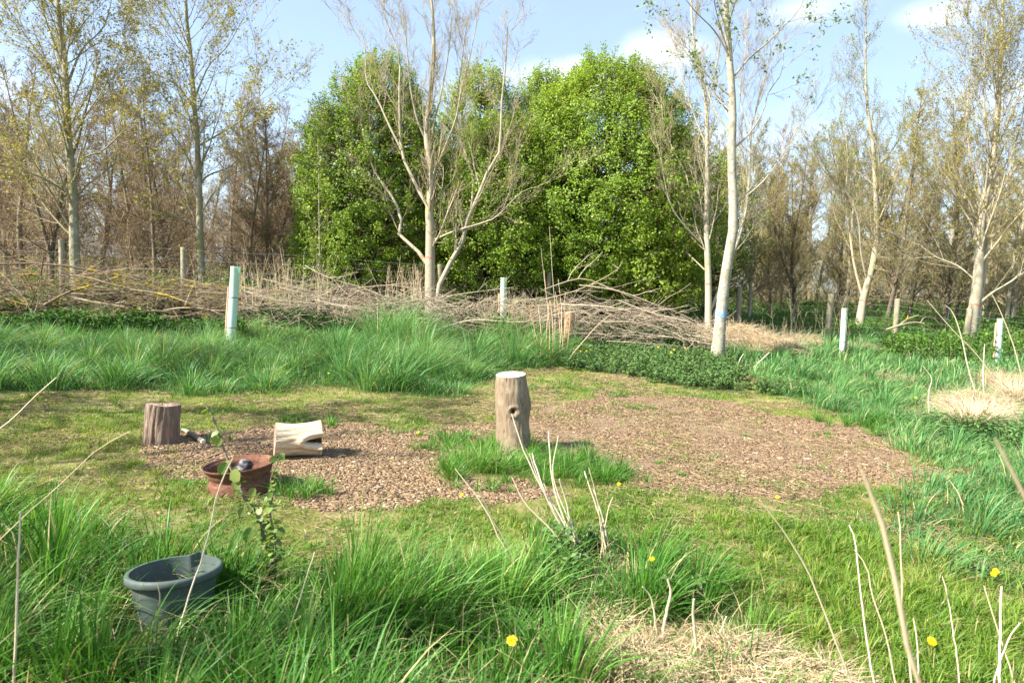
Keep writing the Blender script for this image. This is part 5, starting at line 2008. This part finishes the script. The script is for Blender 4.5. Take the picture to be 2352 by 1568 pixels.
A = Acc()
rb = .131
out = []
for z_, r_, s_ in [(0, rb - .01, 0), (.004, rb, 0), (.10, rb + .018, 0), (.18, rb + .033, .004), (.24, rb + .044, .016), (.268, rb + .049, .03)]:
    out.append(fb(r_, z_, s_))
rings(A, out)
inn = []
for z_, r_, s_ in [(.30, Rr - .012, .034), (.27, rb + .046, .03), (.24, rb + .040, .017), (.18, rb + .029, .004), (.10, rb + .014, 0), (.012, rb - .006, 0)]:
    inn.append(fb(r_, z_, s_))
rings(A, inn)
A.obj('body', root, [M['rubber']], True)
A = Acc()
rr_ = []
for (dr_, dz_) in [(-.013, .268), (.002, .266), (.007, .272), (.008, .29), (.004, .299), (-.003, .302), (-.012, .300)]:
    rr_.append(fb(Rr + dr_, dz_, .036))
rings(A, rr_)
A.obj('rim', root, [M['rubber']], True)
A = Acc()
disc(A, fb(rb + .013, .10, 0), rings=8, jit_=.006, nz=frb[:, 2])
A.obj('contents', root, [simple('dead_leaf_litter', (.09, .055, .04), .7, .4, noise=[((50, 50, 50), (.22, .12, .08), .5, .7)], bump=.8)], False)
A = Acc()
rng = np.random.default_rng(9)
n = 60
a = rng.uniform(0, 6.28, n)
q_ = np.sqrt(rng.random(n)) * (rb - .02)
p0 = np.stack([q_ * np.cos(a), q_ * np.sin(a), .108 + rng.uniform(0, .012, n)], 1) @ frb.T + bbase
D = rng.normal(size=(n, 3)) * np.array([1, 1, .12])
pts, rad = shoot(p0, D, rng.uniform(.03, .12, n), np.full(n, .0016), 3, .1, 0, .5, rng)
ctrb = bbase + frb[:, 2] * .11
over = np.linalg.norm(pts - ctrb, axis=2).max(1) < rb + .01
tubes(A, pts[over], rad[over], 3, rng.random(over.sum()))
o_ = A.obj('dead_stalks', root, [M['stalk_orange']])

# ------------------------------------------------------------------ wheel rim fire bowl
M['rust'] = simple('rust', (.15, .066, .04), .9, .25, noise=[((6, 6, 12), (.16, .075, .045), .42, .62), ((45, 45, 45), (.07, .03, .022), .5, .68), ((14, 14, 30), (.21, .115, .065), .6, .72)], bump=.8)
d = float(proj(b_wheel)[2])
zax = unit(np.array([-.10, -.0, 1.0]))
frw = frame_from(zax)
rimc = P(550, 1064, d)
Rw = 158 / F * d * .5
Hw = .205
wb = rimc - frw[:, 2] * Hw
root = empty('wheel_rim', wb)
tag(root, 'rusty steel wheel rim lying open side up in front of the hollow log', 'wheel rim')
A = Acc()
prof = [(.62, .030), (.80, .012), (.86, .0), (.915, .004), (.945, .012), (.95, .03), (.915, .045), (.90, .055), (.885, .075), (.87, .092), (.82, .10), (.815, .118), (.86, .132), (.885, .15), (.89, .168), (.91, .176), (.955, .184), (.985, .192), (1.0, .202),
        (.995, .208), (.98, .205), (.965, .195), (.93, .188), (.885, .180), (.868, .165), (.86, .15), (.845, .13), (.815, .117), (.82, .10), (.85, .085), (.87, .06), (.885, .04), (.86, .02), (.7, .035), (.45, .055), (.3, .05), (.001, .05)]
lathe(A, [(r_ * Rw, z_) for r_, z_ in prof], 72, .5, 0, wb, frw)
A.obj('rim_barrel', root, [M['rust']], True)
A = Acc()
disc(A, (np.stack([np.cos(np.arange(40) / 40 * 6.283) * Rw * .86, np.sin(np.arange(40) / 40 * 6.283) * Rw * .86, np.full(40, .075)], 1) @ frw.T + wb), rings=8, jit_=.008, nz=frw[:, 2])
A.obj('ash_bed', root, [simple('ash', (.045, .038, .035), .95, noise=[((30, 30, 30), (.14, .12, .11), .5, .7)], bump=.8)], False)
# charred wood inside
root = empty('charred_log', P(548, 1078, d))
tag(root, 'charred split log end resting inside the rusty wheel rim', 'log')
A = Acc()
c0 = wb + frw @ np.array([-.02, -.03, .085])
c1 = wb + frw @ np.array([.02, .07, .205])
ax = unit(c1 - c0)
fr_c = frame_from(ax, (1, 0, 0))
a = np.linspace(-.3, np.pi + .3, 13)
ringl = np.stack([np.cos(a) * .055, -np.sin(a) * .05 + .02, 0 * a], 1)
ringl = np.vstack([ringl, [[-.03, .035, 0], [.0, .04, 0], [.03, .035, 0]]])
rl_ = []
for f in np.linspace(0, 1, 7):
    rl_.append((ringl * (1 + .06 * math.sin(f * 5)) + R.normal(0, .0012, ringl.shape)) @ fr_c.T + c0 + (c1 - c0) * f)
rings(A, rl_)
A.obj('charred_bark', root, [simple('char', (.04, .038, .038), .85, .15, noise=[((25, 25, 60), (.20, .19, .185), .45, .62)], bump=.9)], False)
A = Acc()
disc(A, rl_[-1] + ax * .001, rings=5, jit_=.001, nz=ax)
A.obj('split_face', root, [simple('grey_wood', (.24, .17, .12), .85, noise=[((80, 20, 20), (.09, .07, .06), .45, .65)], bump=.6)], False)

# ------------------------------------------------------------------ sapling in its guard
d = float(proj(b_guard)[2])
root = empty('sapling_guard', b_guard)
tag(root, 'short dark brown plastic guard tube round the foot of the sapling', 'plant guard')
tt_ = P(622, 1290, d)
H = tt_[2] - b_guard[2]
A = Acc()
rg_ = 11.5 / F * d
fg = frame_from(tt_ - b_guard)
lathe(A, [(rg_, -.02), (rg_, H * .5), (rg_ * 1.02, H + .0), (rg_ * .93, H), (rg_ * .93, -.02)], 24, .5, 0, b_guard, fg)
A.obj('tube', root, [simple('guard_plastic', (.035, .022, .019), .65, .2)], True)
root = empty('sapling', b_guard)
tag(root, 'thin leafy hazel sapling leaning left out of the brown guard beside the bucket', 'sapling')
A, B = Acc(), Acc()
rng = np.random.default_rng(31)
leafpos, leafdir = [], []
for pl, w0, w1, dv in [([(626, 1345), (622, 1290), (606, 1232), (592, 1180), (566, 1150), (548, 1112), (530, 1075), (516, 1035), (500, 990), (488, 955), (470, 927)], 9, 4, .1),
                       ([(628, 1345), (630, 1285), (632, 1230), (620, 1180), (628, 1130), (622, 1100), (640, 1058), (643, 1040)], 5, 2.5, -.1),
                       ([(628, 1340), (634, 1290), (628, 1250), (612, 1225), (600, 1170), (590, 1140)], 4, 1.6, .05)]:
    pts = np.array([P(a_, b_, d + dv * i_ / len(pl)) for i_, (a_, b_) in enumerate(pl)])
    pts[0] = b_guard + np.array([rng.normal(0, .005), 0, 0])
    p_ = resample(pts, 26)
    tubes(A, p_[None], np.linspace(w0, w1, 26)[None] * .5 / F * d, 7, np.array([.6]))
    for i_ in range(7, 26):
        for q_ in range(2 if i_ > 16 else 4):
            leafpos.append(p_[i_] + rng.normal(0, .006, 3))
A.obj('stem', root, [M['bark_brown']], True)


def bigleaf(acc, p, dvec, nrm, L, W, v):
    side = np.cross(nrm, dvec)
    n = 7
    V = []
    for i_ in range(n + 1):
        s = i_ / n
        w = W * .5 * math.sin(min(1, s * 1.12 + .05) * math.pi) ** .7 * (1 if i_ % 2 else .9)
        c_ = p + dvec * L * s - np.array([0, 0, 1]) * L * .22 * s * s
        V += [c_ + side * w + nrm * w * .25, c_, c_ - side * w + nrm * w * .25]
    q_ = []
    for i_ in range(n):
        b = i_ * 3
        q_ += [[b, b + 3, b + 4, b + 1], [b + 1, b + 4, b + 5, b + 2]]
    acc.add(np.array(V), [np.array(q_)], v)


for p in leafpos:
    a_ = rng.uniform(0, 6.28)
    dv_ = unit(np.array([math.cos(a_), math.sin(a_), rng.uniform(-.7, .4)]))
    nr = unit(np.cross(dv_, np.cross([0, 0, 1.0], dv_)) + rng.normal(0, .3, 3))
    nr = unit(nr - dv_ * (nr @ dv_))
    L = rng.uniform(.025, .055)
    bigleaf(B, p + dv_ * .008, dv_, nr, L, L * .75, rng.random())
for (a_, b_, L) in [(578, 1212, .075), (604, 1262, .06), (520, 1062, .07), (536, 1078, .075), (545, 1100, .06), (500, 1000, .045), (508, 1005, .05), (650, 1045, .04), (585, 1120, .05), (560, 1165, .05)]:
    p = P(a_, b_, d + .02)
    dv_ = unit(np.array([rng.normal(-.2, .4), -.25, -.8]))
    nr = unit(np.array([.15, -1, -.1]))
    nr = unit(nr - dv_ * (nr @ dv_))
    bigleaf(B, p, dv_, nr, L, L * .8, rng.uniform(.3, 1))
B.obj('foliage', root, [leafmat('sapling_leaf', [(0, (.09, .15, .03)), (.5, (.15, .23, .05)), (1, (.24, .28, .07))], .35, .45, .4)], True)
root['label'] = 'thin leafy sapling leaning left out of the brown guard beside the bucket'

# ------------------------------------------------------------------ dandelions


def dandelion(px_, py_, size, stemlen, label, group='dandelions in flower', big=False, hid=0):
    """px,py: the flower head"""
    ztarget = stemlen
    d_ = ray(px_, py_)
    t_ = 1.0
    while t_ < 60:
        p = CAM + d_ * t_
        if p[2] <= gh(p[0], p[1]) + ztarget:
            break
        t_ *= 1.002
    head = CAM + d_ * t_
    base = np.array([head[0] + .01, head[1] + .01, float(gh(head[0], head[1]))])
    root = empty('dandelion', base)
    tag(root, label, 'dandelion', group)
    rng = np.random.default_rng(int(px_ * 7 + py_))
    A = Acc()
    mid = (base + head) / 2 + np.array([rng.normal(0, .01), 0, 0])
    tubes(A, resample([base, mid, head - np.array([0, 0, size * .15])], 7)[None], np.full((1, 7), max(.0018, size * .045)), 6, np.array([.5]))
    A.obj('stem', root, [M['dstem']], True)
    A = Acc()
    nr = unit(np.array([-.15, -.55, .8]))
    frm = frame_from(nr)
    tiers = [(1.0, 26, .12), (.85, 24, .3), (.68, 20, .5), (.5, 16, .75), (.3, 10, 1.1)] if big else [(1.0, 14, .15), (.75, 12, .45), (.45, 8, .9)]
    for (rf, np_, el) in tiers:
        for j in range(np_):
            a_ = 2 * math.pi * (j + rng.random() * .6) / np_
            L = size * .5 * rf * rng.uniform(.85, 1.1)
            dl = np.array([math.cos(a_) * math.cos(el), math.sin(a_) * math.cos(el), math.sin(el)])
            sd2 = np.array([-math.sin(a_), math.cos(a_), 0]) * size * .5 * .11
            V = np.array([sd2 * .5, -sd2 * .5, dl * L * .55 - sd2, dl * L - sd2 * .8, dl * L + sd2 * .8, dl * L * .55 + sd2])
            A.add(V @ frm.T + head, [np.array([[0, 1, 2, 5], [5, 2, 3, 4]])], rng.random())
    A.obj('flower_head', root, [M['petal']])
    if big:
        A = Acc()
        lathe(A, [(.001, -size * .16), (size * .12, -size * .13), (size * .17, -size * .05), (size * .12, 0)], 12, .3, 0, head, frm)
        A.obj('bracts', root, [M['dstem']], True)


M['dstem'] = simple('dandelion_stem', (.20, .28, .07), .5)
for (a_, b_, s_, h_, big, lab) in [
        (1176, 1471, .046, .13, True, 'largest dandelion flower, in the near grass beside the pale bleached stick'),
        (2140, 1472, .040, .09, True, 'yellow dandelion flower near the bottom right corner of the lawn'),
        (2287, 1311, .036, .10, True, 'dandelion flower low at the right edge, above the dry stalks'),
        (2281, 1318, .032, .09, False, 'smaller dandelion flower touching the one at the right edge'),
        (1785, 1141, .032, .05, False, 'dandelion on the strip of lawn just below the right chip patch'),
        (1421, 1111, .032, .06, False, 'dandelion at the right tip of the grass clump round the stump'),
        (2103, 913, .036, .25, False, 'tall dandelion in the right hand meadow above the big tussock'),
        (960, 993, .032, .05, False, 'dandelion in a small tuft left of the cut stump'),
        (1060, 1136, .028, .03, False, 'dandelion low on the wood chips below the stump clump'),
        (1497, 1283, .028, .22, False, 'dandelion half hidden in the tall grass right of the dry stalk sheaf'),
        (837, 855, .036, .2, False, 'dandelion in the tussock band above the lawn, left of centre'),
        (755, 857, .03, .2, False, 'closing dandelion at the foot of the tussock band'),
        (1512, 797, .04, .25, False, 'leftmost dandelion above the nettle patch'),
        (1541, 809, .04, .25, False, 'dandelion in the middle of the row above the nettle patch'),
        (1548, 803, .04, .25, False, 'dandelion touching its neighbour in the row above the nettles'),
        (1573, 799, .04, .25, False, 'rightmost dandelion above the nettle patch'),
        (1347, 806, .036, .25, False, 'dandelion at the left end of the nettle patch'),
        (1333, 806, .036, .25, False, 'dandelion between the orange stems and the nettle patch'),
        (1698, 848, .03, .1, False, 'single dandelion right of the foot of the white tree')]:
    dandelion(a_, b_, s_, h_, lab, big=big)


# ------------------------------------------------------------------ dry stalks
def stalks(name, label, group, lines, mat='stalk', cat='dry plant', heads=()):
    """lines: (points in the picture, base y given as first point on the ground, width px)"""
    first = None
    root = None
    for pl, w in lines:
        g_ = G(*pl[0])
        d = float(proj(g_)[2])
        if root is None:
            root = empty(name, g_)
            tag(root, label, cat, group)
        lean = R.normal(0, .03)
        pts = [g_] + [P(a_, b_, d + lean * (i_ + 1)) for i_, (a_, b_) in enumerate(pl[1:])]
        p_ = resample(np.array(pts), 14)
        p_ += R.normal(0, .0012, p_.shape)
        A = Acc()
        tubes(A, p_[None], np.linspace(w * .5, w * .28, 14)[None] / F * d, 6, R.random(1), cap=True)
        A.obj('stem', root, [M[mat]], True)
    return root


stalks('dry_stalk_clump', 'sheaf of bleached stalks fanning up in front of the cut stump', None,
       [([(1335, 1290), (1290, 1190), (1250, 1130), (1205, 1040), (1175, 950)], 5), ([(1330, 1290), (1285, 1200), (1240, 1110), (1216, 1042)], 5), ([(1332, 1285), (1270, 1170), (1237, 1090), (1222, 1040)], 5),
        ([(1340, 1285), (1300, 1200), (1272, 1120), (1262, 1030), (1258, 990)], 5), ([(1345, 1290), (1305, 1190), (1270, 1090), (1283, 1000)], 4), ([(1325, 1300), (1270, 1220), (1210, 1160), (1176, 1095)], 5),
        ([(1352, 1290), (1318, 1220), (1300, 1150), (1285, 1100)], 6), ([(1348, 1285), (1310, 1200), (1280, 1130)], 6), ([(1356, 1300), (1322, 1230), (1312, 1190)], 6), ([(1338, 1290), (1300, 1215), (1268, 1150), (1250, 1110)], 5)])
stalks('dry_stalk_clump', 'pair of thin crossing stalks leaning left over the chips below the stump', None,
       [([(1200, 1330), (1150, 1240), (1110, 1160), (1045, 1075)], 4), ([(1196, 1335), (1170, 1260), (1125, 1180), (1100, 1120)], 4)])
stalks('dry_stalk_clump', 'four upright bleached stalks standing apart right of the sheaf', None,
       [([(1395, 1290), (1380, 1200), (1345, 1090), (1342, 1082)], 5), ([(1390, 1300), (1372, 1150), (1352, 1075)], 4), ([(1405, 1285), (1385, 1190), (1362, 1120)], 5), ([(1378, 1290), (1395, 1180), (1408, 1140)], 4)])
stalks('dry_stalk_clump', 'thicket of orange brown stems standing in the grass before the brush pile', None,
       [([(1240, 835), (1243, 770), (1236, 700)], 2.5), ([(1262, 838), (1262, 750), (1254, 670), (1250, 620)], 2), ([(1255, 830), (1256, 760), (1262, 690)], 3),
        ([(1270, 836), (1270, 750), (1264, 690)], 3), ([(1285, 830), (1285, 740), (1276, 670)], 2.5), ([(1280, 835), (1298, 760), (1296, 700), (1300, 670)], 2.5),
        ([(1295, 830), (1290, 750), (1284, 700)], 3), ([(1300, 825), (1308, 750), (1310, 700)], 2.5), ([(1248, 832), (1226, 750), (1215, 700)], 2),
        ([(1292, 842), (1330, 795), (1370, 750), (1405, 720)], 2.5)], 'stalk_orange')
stalks('dry_stalk_clump', 'few thin grey stems rising highest above the orange brown stems', None,
       [([(1258, 832), (1262, 740), (1250, 640), (1243, 570)], 1.3), ([(1272, 832), (1275, 720), (1268, 620), (1262, 520)], 1.3), ([(1284, 834), (1290, 720), (1282, 640)], 1.3)])
for lab, pl, w in [
        ('long thin stalk crossing in front of the bucket and the wheel rim', [(395, 1500), (440, 1350), (470, 1260), (500, 1130), (535, 1050)], 4.5),
        ('curved stalk standing in front of the left wall of the bucket', [(345, 1530), (352, 1430), (368, 1380), (360, 1335)], 4),
        ('thin stalk leaning right in the grass between the guard tube and the bottom edge', [(645, 1500), (670, 1430), (690, 1370), (722, 1268)], 4),
        ('tall thick stalk near the left edge of the picture', [(30, 1640), (38, 1400), (43, 1270), (47, 1175)], 7),
        ('long pale stalk slanting up to the right from the left edge, ending on the lawn', [(-180, 1420), (-60, 1300), (30, 1210), (150, 1100), (225, 1030), (300, 990)], 4),
        ('thin bent stalk reaching over the grass at the far left', [(-160, 1120), (-60, 1030), (30, 960), (75, 915), (130, 867)], 4),
        ('stalk lying in the grass below the bucket, running to the bottom edge', [(230, 1570), (300, 1510), (370, 1470)], 5),
        ('single long stalk leaning left across the lawn at right of centre', [(1975, 1620), (1945, 1540), (1900, 1420), (1850, 1300), (1800, 1220), (1745, 1148)], 5),
        ('slender stalk standing left of the blurred one at the right', [(2020, 1640), (1995, 1500), (1975, 1350), (1965, 1240), (1950, 1205)], 4.5),
        ('slender stalk with a forked tip leaning left beside it at the right', [(2070, 1640), (2040, 1480), (2005, 1370), (1990, 1300), (1962, 1262)], 4.5),
        ('straight upright stalk crossing the blurred one at the right', [(2100, 1640), (2085, 1480), (2072, 1400), (2070, 1280), (2064, 1175)], 5.5),
        ('short upright stalk right of the straight one at the bottom', [(2112, 1640), (2108, 1500), (2098, 1420)], 4),
        ('stout upright stalk near the bottom right corner', [(2296, 1640), (2297, 1500), (2298, 1420), (2300, 1345)], 7),
        ('thin stalk leaning left into the stout one at the bottom right', [(2350, 1640), (2310, 1500), (2290, 1440), (2260, 1345)], 4),
        ('thin bent stalk in the lawn left of the bottom right dandelion', [(2210, 1620), (2190, 1450), (2180, 1390), (2165, 1325)], 3.5),
        ('stalk bending right off the bottom right corner', [(2270, 1640), (2290, 1540), (2320, 1460), (2345, 1430)], 4.5),
        ('pale stalk standing in the straw litter, left of its broken neighbour', [(1510, 1470), (1498, 1380), (1475, 1345)], 5),
        ('bent broken white stalk standing in the straw litter', [(1520, 1480), (1528, 1420), (1540, 1360), (1533, 1330)], 9),
        ('grey woody stub standing in the straw at the bottom', [(1602, 1530), (1597, 1470), (1593, 1410), (1594, 1375)], 9),
        ('short dry stalk leaning right beside the grey stub', [(1640, 1500), (1655, 1450), (1668, 1415)], 5),
        ('tall dry stalk rising left in the right hand meadow', [(2250, 925), (2225, 850), (2210, 780), (2190, 720), (2170, 700)], 3),
        ('long dry stalk arching left from the pale tuft in the meadow', [(2352, 990), (2290, 880), (2240, 810), (2190, 760), (2130, 690)], 3),
        ('upright dry stalk between the pale tuft and the right edge', [(2262, 930), (2258, 860), (2262, 790)], 3),
        ('dry stalk leaning left near the right edge beside the whitish shelter', [(2352, 890), (2330, 800), (2300, 720), (2275, 670)], 3),
        ('fine dry stem standing alone in the meadow right of the dandelion', [(2134, 950), (2133, 900), (2140, 870), (2120, 840)], 2.5)]:
    stalks('dry_stalk', lab, 'single dry stalks', [(pl, w)])
# bleached stick by the big dandelion
root = empty('bleached_stick', G(1160, 1490))
tag(root, 'white bleached stick lying under the largest dandelion', 'stick')
A = Acc()
g1, g2, g3 = G(1084, 1478), G(1170, 1500), G(1248, 1522)
zz_ = .10
pts = resample([P(1084, 1453, float(proj(g1)[2])), P(1160, 1478, float(proj(g2)[2])), P(1245, 1502, float(proj(g3)[2]))], 12)
tubes(A, pts[None], np.interp(np.linspace(0, 1, 12), [0, .3, .8, 1], [.001, .0075, .007, .004])[None], 9, np.array([1.0]), cap=True)
A.obj('wood', root, [M['bark_white']], True)
# the two nearest, blurred grass heads by the camera
for lab, pts_, w in [('large out of focus dry grass stem rising at the right close to the viewer', [(2130, 1750, 1.0), (2098, 1568, .95), (2075, 1430, .92), (2050, 1300, .9), (2020, 1180, .88), (1990, 1100, .87), (1972, 1062, .86)], 13),
                     ('out of focus dry stem bending in from the right edge close to the viewer', [(2500, 1500, .9), (2400, 1250, .86), (2345, 1120, .84), (2310, 1050, .83), (2285, 1005, .82)], 14)]:
    root = empty('dry_stalk', P(*pts_[0]))
    tag(root, lab, 'dry plant', 'single dry stalks')
    A = Acc()
    g_ = P(*pts_[0])
    g_[2] = 0
    pp = resample([g_] + [P(*q_) for q_ in pts_], 16)
    tubes(A, pp[None], np.interp(np.linspace(0, 1, 16), [0, .5, .8, .97, 1], [.0022, .002, .0035, .003, .001])[None], 6, np.array([.4]))
    A.obj('stem', root, [M['stalk']], True)
